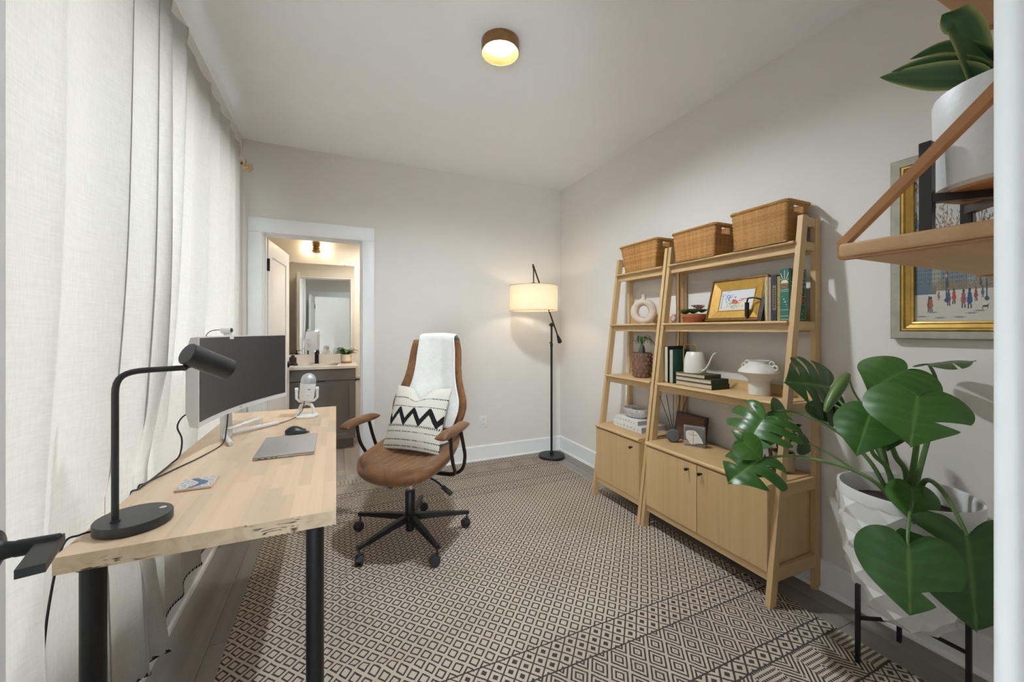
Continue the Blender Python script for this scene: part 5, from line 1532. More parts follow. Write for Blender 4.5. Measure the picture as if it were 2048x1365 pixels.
for (lab, x0, y0, D, L, th, z) in b1:
    t = thing('book', lab, 'book', (x0, y0, z), (0, 0, 0), 'white books on the narrow cabinet')
    mc_ = plain('white_cover', (0.70, 0.69, 0.67), 0.5, var=0.04); mp_ = plain('grey_pages', (0.42, 0.41, 0.40), 0.8, var=0.06, nscale=150)
    mb = MB(); mb.box(0, D, 0, L, 0, 0.003, 0.0008); mb.box(0, D, 0, L, th-0.003, th, 0.0008); mb.box(0, 0.003, 0, L, 0.003, th-0.003, 0.0008); mb.build('cover', mc_, t)
    mb = MB(); mb.box(0.003, D-0.005, 0.005, L-0.005, 0.003, th-0.003); mb.build('pages', mp_, t)
    mb = MB(); rk = random.Random(len(lab))
    for k in range(7):
        yy = 0.03+0.036*k*(L/0.3); hh = rk.uniform(0.006, 0.016)
        mb.box(-0.0005, 0.0002, yy, yy+rk.uniform(0.004, 0.012), th*0.35, th*0.35+hh)
    mb.build('spine_print', plain('grey_ink', (0.38, 0.36, 0.35), 0.6), t)
mbw = thing('marble_bowl', 'white marbled ceramic bowl on top of the white books', 'bowl', (2.015, 2.275, S4+0.0756))
def marble():
    m, nt, p = new_mat('white_marble'); v = tex_coord(nt)
    f = noise(nt, v, 18, 6, 0.65, 2.5)
    c = ramp(nt, f, [(0.42, (0.66, 0.64, 0.61)), (0.5, (0.36, 0.33, 0.31)), (0.56, (0.68, 0.66, 0.63))])
    nt.links.new(c, p.inputs['Base Color']); p.inputs['Roughness'].default_value = 0.35; return m
mb = MB(); mb.lathe([(0.0, 0.0004), (0.055, 0.0004), (0.075, 0.02), (0.085, 0.055), (0.083, 0.066), (0.079, 0.066), (0.078, 0.05), (0.05, 0.018), (0.0, 0.014)], 44, (2.015, 2.275, S4+0.0756), sx=1.0, sy=1.3, cap=False); mb.build('bowl', marble(), mbw)

# wide cabinet top: reed diffuser, brown box, clear block with cross, leaning frame, dark plant
rd = thing('reed_diffuser', 'flat round grey reed diffuser with five black sticks', 'diffuser', (1.952, 1.870, S4))
mb = MB(); dv = Vector((-0.62, -0.78, 0)).normalized(); sv = Vector((0.78, -0.62, 0)); DQ = Matrix(((sv.x, 0, dv.x), (sv.y, 0, dv.y), (0, 1, 0)))
mb.lathe([(0.0, -0.014), (0.034, -0.014), (0.041, -0.007), (0.0425, 0.0), (0.041, 0.007), (0.034, 0.014), (0.0, 0.014)], 40, (1.952, 1.870, S4+0.0430), axis=DQ, cap=False); mb.build('disc_vessel', plain('charcoal_ceramic', (0.10, 0.105, 0.115), 0.7, var=0.08), rd)
for k in range(5):
    f = -1+0.5*k
    mb = MB(); mb.tube([(1.952+sv.x*0.008*f, 1.870+sv.y*0.008*f, S4+0.078), (1.952+sv.x*(0.008+0.075)*f, 1.870+sv.y*(0.083)*f, S4+0.078+0.225-0.012*abs(f)**1.5)], 0.0021, 6); mb.build('reed', M_BLACKPL, rd)
bb = thing('wooden_box', 'brown leather bound case leaning at the back of the wide cabinet', 'box', (2.08, 1.86, S4))
ou = Vector((0, -1, 0)); ov = Vector((0.16, 0, 0.987)).normalized(); on = Vector((-ov.z, 0, ov.x)); oo = Vector((2.070, 1.968, S4+0.001))
M_BRLEA = plain('brown_case_leather', (0.115, 0.050, 0.022), 0.5, var=0.18, nscale=25)
M_BRD = plain('dark_case_edge', (0.035, 0.018, 0.012), 0.5)
mb = MB(); mb.obox(oo+ou*0.115+ov*0.085, ou, ov, on, 0.115, 0.085, 0.013); mb.build('case', M_BRD, bb)
mb = MB(); mb.obox(oo+ou*0.112+ov*0.080+on*0.0135, ou, ov, on, 0.108, 0.078, 0.0015); mb.build('front_panel', M_BRLEA, bb)
ac = thing('acrylic_block_frame', 'clear acrylic block frame with torn white paper and gold cross', 'picture', (2.0, 1.75, S4))
a0 = Vector((1.968, 1.800, S4+0.0006)); a1 = Vector((2.022, 1.692, S4+0.0006)); au = (a1-a0).normalized(); an = Vector((au.y, -au.x, 0)); AL = (a1-a0).length; AH = 0.125
if an.x > 0: an = -an
for s in (0, 1):
    mb = MB(); mb.obox(a0+au*AL/2+Vector((0, 0, AH/2))+an*(0.004 if s else -0.004), au, Vector((0, 0, 1)), an, AL/2, AH/2, 0.0035); mb.build('acrylic_plate', M_ACRYL, ac)
mb = MB()
for (f, g) in ((0.08, 0.08), (0.92, 0.08), (0.08, 0.92), (0.92, 0.92)):
    c_ = a0+au*AL*f+Vector((0, 0, AH*g))+an*0.0078; mb.ball(tuple(c_), 0.0035, seg=10, rings=6)
mb.build('magnet', M_CHROME, ac)
torn = [(0.10, 0.70), (0.22, 0.76), (0.42, 0.80), (0.55, 0.77), (0.63, 0.70), (0.70, 0.62), (0.82, 0.45), (0.93, 0.22), (0.70, 0.20), (0.50, 0.14), (0.36, 0.10), (0.28, 0.16), (0.22, 0.26), (0.12, 0.36), (0.10, 0.52)]
mb = MB(); mb.prism(torn, a0+an*0.0078, au*AL, Vector((0, 0, AH)), an, 0.0006); mb.build('torn_paper', plain('torn_paper', (0.74, 0.74, 0.74), 0.9), ac)
mb = MB(); mb.prism([(0.435, 0.16), (0.475, 0.16), (0.475, 0.76), (0.435, 0.76)], a0+an*0.0085, au*AL, Vector((0, 0, AH)), an, 0.0006); mb.prism([(0.27, 0.56), (0.64, 0.54), (0.64, 0.58), (0.27, 0.60)], a0+an*0.0085, au*AL, Vector((0, 0, AH)), an, 0.0006); mb.build('cross', M_GILT, ac)
sf = thing('small_photo_frame', 'small dark brown photo frame propped on the wide cabinet', 'picture', (1.90, 1.26, S4))
su = Vector((0.62, -0.20, 0)).normalized(); sn = Vector((-su.y*-1, 0, 0))
su = Vector((0.42, -0.16, 0)).normalized(); sback = Vector((su.y*-1, su.x, 0)); sback = Vector((0.36, 0.93, 0)).normalized()
sv_ = (Vector((0, 0, 1))*0.95+sback*0.30).normalized(); sn = su.cross(sv_).normalized(); 
if sn.y > 0: sn = -sn
s0 = Vector((1.858, 1.272, S4+0.002)); SW, SH = 0.105, 0.185
frame_parts(sf, s0, su, sv_, sn, SW, SH, [(0.0, -0.006), (0.0, 0.010), (0.003, 0.012), (0.014, 0.008), (0.015, 0.002)], plain('walnut_frame', (0.075, 0.026, 0.010), 0.3, var=0.3, nscale=30), 'frame')
mb = MB(); mb.prism([(0.001, 0.001), (SW-0.001, 0.001), (SW-0.001, SH-0.001), (0.001, SH-0.001)], s0-sn*0.006, su, sv_, sn, 0.004); mb.build('backing', M_BLACKPL, sf)
def photo_col(U, V):
    c = np.zeros(U.shape+(3,)); c[:] = (0.60, 0.60, 0.62); c[V < 0.42] = (0.30, 0.32, 0.36)
    c[(V < 0.5+0.05*np.sin(20*U)) & (V > 0.36)] = (0.10, 0.12, 0.10); c[(np.abs(V-0.16) < 0.02)] = (0.06, 0.06, 0.07); c[(np.abs(U-0.5) < 0.16) & (V < 0.34) & (V > 0.05)] = (0.62, 0.62, 0.64)
    return c
print_plane('photograph', vcol('glossy_photo', 0.15, 0.6), sf, tuple(s0+su*0.0145+sv_*0.0145+sn*0.0025), tuple(su*(SW-0.029)), tuple(sv_*(SH-0.029)), 40, 70, photo_col)
mb = MB(); top_ = s0+su*SW*0.5+sv_*SH*0.6; foot_ = Vector((s0+su*SW*0.5+sback*0.085)); foot_.z = S4+0.003
mb.tube([tuple(top_-sn*0.006), tuple(foot_)], [0.006, 0.008], 4); mb.build('easel_leg', M_BLACKPL, sf)
dp = thing('dark_leaf_plant', 'tan footed pot with a nearly black leaved plant behind the photo frame', 'plant', (2.060, 1.268, S4))
dx_, dy_ = 2.060, 1.268
mb = MB(); mb.lathe([(0.0, 0.012), (0.050, 0.012), (0.053, 0.016), (0.054, 0.098), (0.050, 0.100), (0.048, 0.09), (0.0, 0.085)], 36, (dx_, dy_, S4), cap=False); mb.build('pot', plain('tan_ceramic', (0.40, 0.30, 0.18), 0.6, var=0.08), dp)
mb = MB()
for k in range(3): a = 2*PI*k/3+0.9; mb.lathe([(0.012, 0.0006), (0.014, 0.006), (0.012, 0.018)], 12, (dx_+0.038*math.cos(a), dy_+0.038*math.sin(a), S4))
mb.build('foot', plain('tan_feet', (0.50, 0.42, 0.30), 0.6), dp)
mb = MB(); mb.lathe([(0.0, 0.092), (0.048, 0.091)], 20, (dx_, dy_, S4), cap=False); mb.build('soil', M_SOIL, dp)
rk = random.Random(8)
for k in range(6):
    a = 2*PI*k/6; lean = rk.uniform(0.03, 0.06); hh = rk.uniform(0.10, 0.16)
    base = Vector((dx_+0.015*math.cos(a), dy_+0.015*math.sin(a), S4+0.090)); tip = base+Vector((math.cos(a)*lean*0.8, math.sin(a)*lean, hh))
    mb = MB(); mb.tube([tuple(base), tuple(base.lerp(tip, 0.5)+Vector((0, 0, 0.01))), tuple(tip)], [0.004, 0.003, 0.002], 6); mb.build('stem', plain('dark_stem', (0.012, 0.014, 0.012), 0.4), dp)
    for j in range(4):
        f = 0.45+0.18*j; b = base.lerp(tip, f); an_ = a+(1.2 if j % 2 else -1.2)+rk.uniform(-0.3, 0.3)
        d = Vector((math.cos(an_)*0.8, math.sin(an_)*0.8, 0.35))
        ribbon(dp, [b, b+d*0.018, b+d*0.036+Vector((0, 0, -0.002)), b+d*0.050+Vector((0, 0, -0.008))], 0.030, (0.012, 0.011, 0.013), (0.018, 0.016, 0.018), nseg=5)

# ------------------------------------------------------------------ street painting on the right wall
def street_col(U, V):
    """U runs from the far end towards the viewer, V upwards"""
    rg = np.random.default_rng(12)
    U = np.where(U < 0.46, U/0.46, 0.15+(U-0.46)/0.60)          # dense row of houses and strollers
    V = np.where(V < 0.40, V*1.5, 0.6+(V-0.40)*0.4/0.6)
    sh = U.shape; c = np.zeros(sh+(3,))
    def sm(f, k=1): return f
    n1 = np.sin(61*U+9*np.sin(43*V))*np.sin(53*V+8*np.sin(37*U)); n2 = np.sin(130*U+12*np.sin(90*V))*np.sin(17*V+3*np.sin(70*U))
    sky = np.array((0.52, 0.53, 0.54)); c[:] = sky; c += (0.05*n1)[..., None]
    # pavement
    m = V < 0.33; c[m] = (0.56, 0.53, 0.47); c[m] += (0.04*n2[m])[..., None]
    # houses
    hs = [(0.0, 0.24, 0.62, (0.13, 0.17, 0.21)), (0.24, 0.36, 0.70, (0.30, 0.30, 0.25)), (0.36, 0.70, 0.58, (0.16, 0.20, 0.23)), (0.70, 1.01, 0.64, (0.24, 0.27, 0.29))]
    for (a, b, h, col) in hs:
        m = (U >= a) & (U < b) & (V > 0.30) & (V < h+0.02*n1); c[m] = col; c[m] += (0.04*n2[m])[..., None]
        w = m & (((U*34) % 1) < 0.42) & (((V*22) % 1) < 0.5); c[w] = np.array(col)*0.55
    # towers at the top left
    m = (U < 0.10) & (V > 0.60) & (V < 0.80-0.03*np.cos(120*U)); c[m] = (0.09, 0.15, 0.21)
    m = (V > 0.27) & (V < 0.36+0.03*n1) & (U < 0.3); c[m] = (0.11, 0.15, 0.21)
    m = (V > 0.30) & (V < 0.385+0.03*np.sin(40*U)) & (n1 > -0.2) & (U > 0.22); c[m] = (0.24, 0.17, 0.09)
    def line(x0, y0, x1, y1, w, col):
        dx, dy = x1-x0, y1-y0; L2 = dx*dx+dy*dy
        t = np.clip(((U-x0)*dx+(V-y0)*dy)/L2, 0, 1); d = np.hypot(U-x0-t*dx, V-y0-t*dy); c[d < w*(1.1-0.5*t)] = col
    def blob(x, y, rx, ry, col, ang=0.0):
        dx, dy = U-x, V-y; ca, sa = math.cos(ang), math.sin(ang)
        a = (dx*ca+dy*sa)/rx; b = (-dx*sa+dy*ca)/ry; c[a*a+b*b < 1] = col
    # bare trees and autumn leaves
    for (x, y) in ((0.45, 0.34), (0.86, 0.34)):
        line(x, y, x-0.02, 0.66, 0.014, (0.10, 0.08, 0.07))
        for k in range(9):
            a = rg.uniform(0.4, 2.7); L = rg.uniform(0.12, 0.30); b0 = rg.uniform(0.58, 0.78)
            line(x-0.02, b0-0.06, x-0.02+L*math.cos(a), b0+L*math.sin(a)*0.7, 0.005, (0.12, 0.09, 0.07))
    for k in range(620):
        x, y = rg.uniform(0, 1), rg.uniform(0.60, 1.0)
        if rg.uniform() < 0.75: blob(x, y, rg.uniform(0.008, 0.022), rg.uniform(0.004, 0.008), [(0.24, 0.13, 0.06), (0.33, 0.20, 0.10), (0.16, 0.09, 0.05), (0.40, 0.29, 0.17)][k % 4], rg.uniform(-0.6, 0.6))
    # strollers
    def person(x, y, h, col, col2=(0.05, 0.05, 0.06)):
        line(x-h*0.10, y, x-h*0.06, y+h*0.4, h*0.05, col2); line(x+h*0.10, y, x+h*0.05, y+h*0.4, h*0.05, col2)
        blob(x, y+h*0.42, h*0.20, h*0.24, col); blob(x, y+h*0.66, h*0.15, h*0.20, col); blob(x, y+h*0.92, h*0.085, h*0.10, col2)
    person(0.20, 0.10, 0.15, (0.25, 0.07, 0.06)); person(0.225, 0.10, 0.145, (0.30, 0.12, 0.08)); person(0.46, 0.155, 0.15, (0.07, 0.10, 0.20)); person(0.53, 0.17, 0.14, (0.42, 0.08, 0.04))
    person(0.65, 0.13, 0.17, (0.30, 0.10, 0.12)); person(0.725, 0.125, 0.18, (0.04, 0.09, 0.19)); person(0.80, 0.19, 0.12, (0.28, 0.07, 0.06)); person(0.88, 0.22, 0.10, (0.10, 0.12, 0.2)); person(0.33, 0.21, 0.08, (0.28, 0.09, 0.08))
    # lamp posts, dog, shadows
    for x in (0.43, 0.93): line(x, 0.20, x, 0.43, 0.009, (0.05, 0.07, 0.10)); blob(x, 0.44, 0.016, 0.02, (0.30, 0.30, 0.26)); blob(x, 0.205, 0.028, 0.02, (0.06, 0.09, 0.14))
    blob(0.91, 0.135, 0.030, 0.010, (0.05, 0.04, 0.04)); line(0.885, 0.135, 0.88, 0.105, 0.005, (0.05, 0.04, 0.04)); line(0.935, 0.135, 0.945, 0.105, 0.005, (0.05, 0.04, 0.04)); line(0.935, 0.14, 0.955, 0.155, 0.006, (0.05, 0.04, 0.04))
    for (x, y) in ((0.25, 0.09), (0.75, 0.075), (0.85, 0.095), (0.35, 0.035), (0.10, 0.05), (0.6, 0.04)): blob(x, y, 0.085, 0.006, (0.24, 0.24, 0.26))
    return c
pt_ = thing('street_painting', 'large street scene painting in a silver and gold frame on the right wall', 'painting', (XR, 0.59, 1.60))
PO = Vector((XR-0.001, 0.878, 1.231)); PU = Vector((0, -1, 0)); PV = Vector((0, 0, 1)); PN = Vector((-1, 0, 0)); PWd, PHt = 0.60, 0.745
frame_parts(pt_, PO, PU, PV, PN, PWd, PHt, [(0.0, 0.0), (0.0, 0.030), (0.004, 0.034), (0.030, 0.030), (0.033, 0.026)], plain('silver_wood', (0.36, 0.34, 0.28), 0.45, metal=0.35, var=0.12, nscale=25), 'outer_frame')
frame_parts(pt_, PO, PU, PV, PN, PWd, PHt, [(0.033, 0.026), (0.036, 0.032), (0.042, 0.032), (0.046, 0.024), (0.060, 0.020), (0.064, 0.024), (0.070, 0.022), (0.071, 0.012)], plain('gold_frame', (0.46, 0.29, 0.07), 0.32, metal=0.7, var=0.15, nscale=25), 'gold_liner')
mb = MB(); mb.box(XR-0.008, XR-0.0005, PO.y-PWd+0.003, PO.y-0.003, PO.z+0.003, PO.z+PHt-0.003); mb.build('backing', M_GOLDD, pt_)
print_plane('canvas', vcol('oil_canvas', 0.4, 0.4, 0.25, 120), pt_, (XR-0.0125, PO.y-0.071, PO.z+0.071), (0, -(PWd-0.142), 0), (0, 0, PHt-0.142), 260, 300, street_col)

# ------------------------------------------------------------------ monstera
MX, MY = 1.945, 0.752
mo = thing('monstera_plant', 'large monstera in a white faceted planter on a black tripod stand', 'plant', (MX, MY, 0))
# stand
mb = MB()
ang3 = [math.radians(a) for a in (150, 27, 270)]
for a in ang3:
    x, y = MX+0.163*math.cos(a), MY+0.163*math.sin(a)
    mb.box(x-0.0065, x+0.0065, y-0.0065, y+0.0065, 0.0006 if x > 1.93 else 0.009, 0.305)
    mb.obox((MX+0.082*math.cos(a), MY+0.082*math.sin(a), 0.178), (math.cos(a), math.sin(a), 0), (-math.sin(a), math.cos(a), 0), (0, 0, 1), 0.082, 0.005, 0.005)
mb.build('stand', M_BLACK, mo)
# faceted planter: rings of pyramids
M_POT = plain('matte_white_planter', (0.78, 0.775, 0.76), 0.5, var=0.015)
def pr(z):
    return float(np.interp(z, [0.184, 0.195, 0.23, 0.28, 0.34, 0.42, 0.52, 0.60, 0.672], [0.070, 0.095, 0.122, 0.144, 0.162, 0.178, 0.190, 0.196, 0.198]))
zr = [0.184, 0.215, 0.262, 0.318, 0.378, 0.440, 0.502, 0.566, 0.630]; nseg = 18
mb = MB(); vs = []; fs = []
def ringpt(z, k): a = 2*PI*k/nseg; return (MX+pr(z)*math.cos(a), MY+pr(z)*math.sin(a), z)
for i in range(len(zr)-1):
    for k in range(nseg):
        kk = k+0.0
        q = [ringpt(zr[i], kk), ringpt(zr[i], kk+1), ringpt(zr[i+1], kk+1), ringpt(zr[i+1], kk)]
        zc_ = (zr[i]+zr[i+1])/2; a = 2*PI*(kk+0.5)/nseg
        off = 0.012 if (i+k) % 2 == 0 else -0.002
        R = pr(zc_)*math.cos(PI/nseg)+off
        ap = (MX+R*math.cos(a), MY+R*math.sin(a), zc_)
        n = len(vs); vs += q+[ap]
        fs += [(n, n+1, n+4), (n+1, n+2, n+4), (n+2, n+3, n+4), (n+3, n, n+4)]
mb.add(vs, fs)
mb.build('planter', M_POT, mo, ang=2)
mb = MB(); mb.lathe([(pr(0.63)*0.995, 0.630), (0.198, 0.668), (0.197, 0.672), (0.190, 0.672), (0.184, 0.66), (0.172, 0.56), (0.0, 0.56)], 64, (MX, MY, 0), cap=False); mb.build('planter_rim', M_POT, mo)
mb = MB(); mb.lathe([(0.0, 0.184), (0.070, 0.1845)], 18, (MX, MY, 0), cap=False); mb.build('planter_bottom', M_POT, mo)
mb = MB(); mb.lathe([(0.0, 0.606), (0.10, 0.604), (0.176, 0.598)], 30, (MX, MY, 0), cap=False); mb.build('soil', M_SOIL, mo)

MARG = [(0.0, 0.004), (-0.13, 0.07), (-0.215, 0.19), (-0.17, 0.36), (0.02, 0.485), (0.28, 0.50), (0.55, 0.40), (0.80, 0.20), (1.0, 0.0)]
def margin(s):
    P = MARG; x = s*(len(P)-1); i = min(int(x), len(P)-2); t = x-i
    a, b, c, d = P[max(i-1, 0)], P[i], P[i+1], P[min(i+2, len(P)-1)]
    f = lambda k: 0.5*((2*b[k])+(c[k]-a[k])*t+(2*a[k]-5*b[k]+4*c[k]-d[k])*t*t+(3*b[k]-a[k]-3*c[k]+d[k])*t**3)
    return f(0), max(0.0, f(1)) if s > 0.001 else 0.004
def mleaf(parent, B, T, nrm, W, cl=(), cr_=(), droop=0.10, cup=0.12, wave=0.02, dark=1.0, hue=0.0, nm='leaf', side_bias=0.0):
    """heart shaped leaf. cl / cr_: cuts on either side as (position 0..1 along the margin, depth reach, half width)"""
    B = Vector(B); T = Vector(T); ax = T-B; L = ax.length; ax = ax.normalized()
    n = Vector(nrm); n = (n-ax*n.dot(ax)).normalized(); sd = n.cross(ax)
    mb = MB(); cols = []; nv = 15
    for sg, cuts in ((1, cl), (-1, cr_)):
        ed = [(0.0, 1.0, 0.0)]+sorted(cuts)+[(1.0, 1.0, 0.0)]
        for q in range(len(ed)-1):
            a, b = ed[q], ed[q+1]
            m = max(5, int(44*(b[0]-a[0])))
            vs = []; cc = []
            for j in range(nv):
                v = j/(nv-1)
                da = a[2]*max(0.0, (v-a[1])/(1-a[1]))**0.7 if a[1] < 1 else 0.0
                db = b[2]*max(0.0, (v-b[1])/(1-b[1]))**0.7 if b[1] < 1 else 0.0
                for i in range(m):
                    s = (a[0]+da)+((b[0]-db)-(a[0]+da))*i/(m-1)
                    mx, my = margin(s)
                    # round the lobe ends
                    rim = 1.0
                    if len(ed) > 2:
                        e = abs(2*i/(m-1)-1); rim = 1-0.06*e**4*(1 if 0 < q < len(ed)-2 else 0.6)
                    tm = max(0.0, (s-0.30)/0.70)**1.1*0.96
                    vx = tm+(mx-tm)*v*rim; vy = my*v*rim
                    X_ = vx*L; Y_ = vy*W*sg
                    f = max(0, vx)
                    Z_ = -droop*L*f*f*1.2 - cup*W*(vy*2)**2*0.5 + 0.10*cup*W*math.sin(PI*min(1, vy*2)) + wave*W*math.sin(9*s+sg)*v*v
                    # quilting between the lateral veins
                    Z_ += 0.004*W*math.cos(s*2*PI*8)*math.sin(PI*v)
                    p = B+ax*X_+sd*Y_+n*Z_
                    vs.append(p)
                    base = np.array((0.030+0.012*hue, 0.098+0.03*hue, 0.017))*dark
                    lt = 0.5+0.5*math.cos(s*2*PI*8); lt = lt**14
                    col = base*(1+0.28*lt*(1-0.6*v))
                    if vy < 0.012 and vx > -0.02: col = np.array((0.10, 0.20, 0.045))*dark
                    cc.append(col)
            fs = [(j*m+i, j*m+i+1, (j+1)*m+i+1, (j+1)*m+i) for j in range(nv-1) for i in range(m-1)]
            if sg < 0: fs = [tuple(reversed(f_)) for f_ in fs]
            mb.add(vs, fs); cols += cc
    mb.c = np.array(cols)
    o = mb.build(nm, M_LEAF2, parent, ang=0); o.data.shade_smooth()
    return o
M_LEAF2 = vcol('monstera_leaf', 0.34, 0.5, transl=0.10)
M_PETI = plain('petiole_green', (0.085, 0.165, 0.045), 0.45, var=0.15, nscale=20)
M_PETI2 = plain('petiole_pale', (0.16, 0.26, 0.075), 0.45, var=0.15, nscale=20)
UPC = Vector((-0.75, -0.35, 0.6))          # towards the room and up
c1 = [(0.80, 0.42, 0.035)]
mleaf(mo, (1.660, 0.612, 1.062), (1.530, 0.575, 0.950), (-0.55, -0.35, 0.75), 0.245, cl=[(0.70, 0.42, 0.045)], cr_=[], droop=0.18, cup=0.16, hue=0.6)
mleaf(mo, (1.845, 0.706, 1.128), (1.640, 0.722, 1.085), (-0.35, -0.45, 0.80), 0.225, droop=0.12, cup=0.14, hue=1.0)
mleaf(mo, (1.755, 0.772, 0.972), (1.600, 0.742, 0.868), (-0.60, -0.30, 0.70), 0.19, droop=0.16, cup=0.18, hue=0.2)
mleaf(mo, (1.850, 0.790, 0.930), (1.770, 0.730, 0.850), (-0.5, -0.4, 0.6), 0.16, droop=0.1, cup=0.2, dark=0.8)
mleaf(mo, (2.000, 0.705, 1.140), (2.075, 0.610, 1.165), (0.05, 0.0, 1.0), 0.24, cl=[(0.6, 0.35, 0.02)], cr_=[(0.62, 0.35, 0.02)], droop=0.05, cup=0.10, dark=0.8)
mleaf(mo, (1.835, 0.690, 0.715), (1.715, 0.640, 0.655), (-0.45, -0.35, 0.85), 0.135, droop=0.15, cup=0.15, hue=0.9)
mleaf(mo, (1.618, 0.618, 0.600), (1.560, 0.590, 0.415), (-0.80, -0.50, 0.28), 0.25, cl=[(0.78, 0.30, 0.075)], cr_=[], droop=0.05, cup=0.10, hue=0.4)
mleaf(mo, (1.752, 0.535, 0.640), (1.722, 0.500, 0.375), (-0.70, -0.55, 0.35), 0.32, cl=[(0.50, 0.36, 0.03), (0.66, 0.36, 0.035), (0.82, 0.45, 0.03)], cr_=[(0.46, 0.42, 0.035), (0.78, 0.45, 0.02)], droop=0.05, cup=0.14, dark=0.85)
deep = [(0.36, 0.30, 0.022), (0.50, 0.28, 0.026), (0.64, 0.28, 0.028), (0.78, 0.32, 0.03)]
mleaf(mo, (1.965, 1.010, 1.020), (1.755, 1.050, 1.062), (-0.50, -0.62, 0.55), 0.34, cl=deep, cr_=deep[1:], droop=0.12, cup=0.22, dark=0.75)
mleaf(mo, (1.900, 1.000, 0.955), (1.915, 0.985, 0.870), (-0.6, -0.4, 0.4), 0.13, droop=0.2, cup=0.2, dark=0.6)
mleaf(mo, (1.708, 1.118, 0.900), (1.560, 1.120, 0.905-0.12), (-0.72, -0.30, 0.55), 0.30, cl=deep, cr_=[(0.42, 0.3, 0.03), (0.60, 0.28, 0.035), (0.78, 0.34, 0.03)], droop=0.22, cup=0.30, wave=0.05, hue=0.5)
mleaf(mo, (1.690, 1.110, 0.880), (1.630, 1.150, 0.745), (-0.85, -0.25, 0.30), 0.15, cr_=[(0.6, 0.3, 0.04)], droop=0.15, cup=0.35, hue=1.6)
mleaf(mo, (1.612, 1.074, 0.735), (1.440, 1.100, 0.665), (-0.40, -0.35, 0.85), 0.25, cl=[(0.44, 0.3, 0.05), (0.66, 0.3, 0.05)], cr_=[(0.50, 0.32, 0.04), (0.72, 0.32, 0.04)], droop=0.10, cup=0.35, wave=0.04)
mleaf(mo, (1.560, 1.120, 0.800), (1.590, 1.050, 0.745), (-0.6, -0.2, 0.75), 0.13, droop=0.2, cup=0.2, hue=1.8)
mleaf(mo, (1.760, 1.128, 0.895), (1.905, 1.128, 0.800), (-0.55, -0.75, 0.30), 0.17, cr_=[(0.6, 0.3, 0.05)], droop=0.15, cup=0.25, hue=1.4)
mleaf(mo, (1.935, 1.110, 0.755), (2.010, 1.095, 0.715), (-0.5, -0.7, 0.4), 0.10, droop=0.15, cup=0.2, dark=0.8)
def peti(pts, r0, r1, m=None):
    P = spline(pts, 7); n = len(P); mb = MB(); mb.tube(P, [r0+(r1-r0)*i/(n-1) for i in range(n)], 8); return mb.build('petiole', m or M_PETI, mo)
hub = (1.925, 0.735, 0.62)
peti([hub, (1.921, 0.732, 0.691), (1.895, 0.711, 0.766), (1.827, 0.675, 0.89), (1.728, 0.632, 1.026), (1.660, 0.612, 1.060)], 0.012, 0.006)
peti([(1.944, 0.745, 0.62), (1.937, 0.747, 0.739), (1.887, 0.758, 0.807), (1.857, 0.76, 0.902), (1.862, 0.73, 1.04), (1.845, 0.706, 1.126)], 0.011, 0.005)
peti([(1.930, 0.725, 0.66), (1.982, 0.716, 0.798), (2.029, 0.706, 0.934), (2.040, 0.70, 1.07), (2.000, 0.705, 1.138)], 0.010, 0.005)
peti([(1.904, 0.752, 0.61), (1.851, 0.763, 0.755), (1.786, 0.781, 0.822), (1.768, 0.786, 0.92), (1.755, 0.772, 0.97)], 0.009, 0.005)
peti([(1.915, 0.770, 0.61), (1.890, 0.780, 0.75), (1.868, 0.79, 0.86), (1.850, 0.790, 0.928)], 0.008, 0.004)
peti([(1.900, 0.763, 0.605), (1.861, 0.814, 0.756), (1.859, 0.902, 0.839), (1.850, 0.99, 0.885), (1.810, 1.07, 0.915), (1.760, 1.103, 0.912), (1.708, 1.118, 0.900)], 0.008, 0.0045)
peti([(1.892, 0.756, 0.605), (1.862, 0.791, 0.682), (1.833, 0.848, 0.721), (1.793, 0.92, 0.740), (1.738, 1.0, 0.747), (1.684, 1.046, 0.743), (1.612, 1.074, 0.735)], 0.008, 0.0045, M_PETI2)
peti([(1.917, 0.757, 0.61), (1.904, 0.794, 0.756), (1.917, 0.854, 0.854), (1.942, 0.942, 0.945), (1.955, 0.995, 0.995), (1.965, 1.010, 1.018)], 0.008, 0.0045)
peti([(1.905, 0.849, 0.86), (1.902, 0.905, 0.925), (1.900, 0.96, 0.955), (1.900, 1.000, 0.955)], 0.005, 0.004, M_PETI2)
peti([(1.892, 0.775, 0.72), (1.885, 0.815, 0.86), (1.896, 0.853, 0.955), (1.916, 0.898, 1.016), (1.920, 0.919, 1.080)], 0.006, 0.003, M_PETI2)
peti([(1.900, 0.735, 0.61), (1.870, 0.710, 0.70), (1.838, 0.692, 0.714)], 0.007, 0.004)
peti([(1.880, 0.715, 0.62), (1.780, 0.67, 0.685), (1.690, 0.642, 0.668), (1.636, 0.626, 0.625), (1.618, 0.618, 0.602)], 0.006, 0.004)
peti([(1.915, 0.704, 0.62), (1.900, 0.690, 0.715), (1.860, 0.655, 0.752), (1.800, 0.602, 0.742), (1.768, 0.560, 0.690), (1.752, 0.535, 0.642)], 0.009, 0.0055)
peti([(1.700, 1.120, 0.898), (1.740, 1.128, 0.90), (1.760, 1.128, 0.895)], 0.004, 0.003, M_PETI2)
peti([(1.833, 0.848, 0.721), (1.870, 0.95, 0.75), (1.905, 1.05, 0.765), (1.935, 1.110, 0.755)], 0.005, 0.003)
# young furled leaf
mb = MB()
P = spline([(1.918, 0.921, 1.086), (1.868, 0.921, 1.046), (1.810, 0.926, 0.985), (1.776, 0.928, 0.942)], 8); n = len(P)
mb.tube(P, [0.004+0.021*math.sin(PI*min(1, 0.08+0.9*i/(n-1)))**0.8*(1-0.35*i/(n-1)) for i in range(n)], 12)
mb.c = np.array([(0.13, 0.22, 0.06)]*len(mb.v)); mb.build('furled_leaf', M_LEAF2, mo)

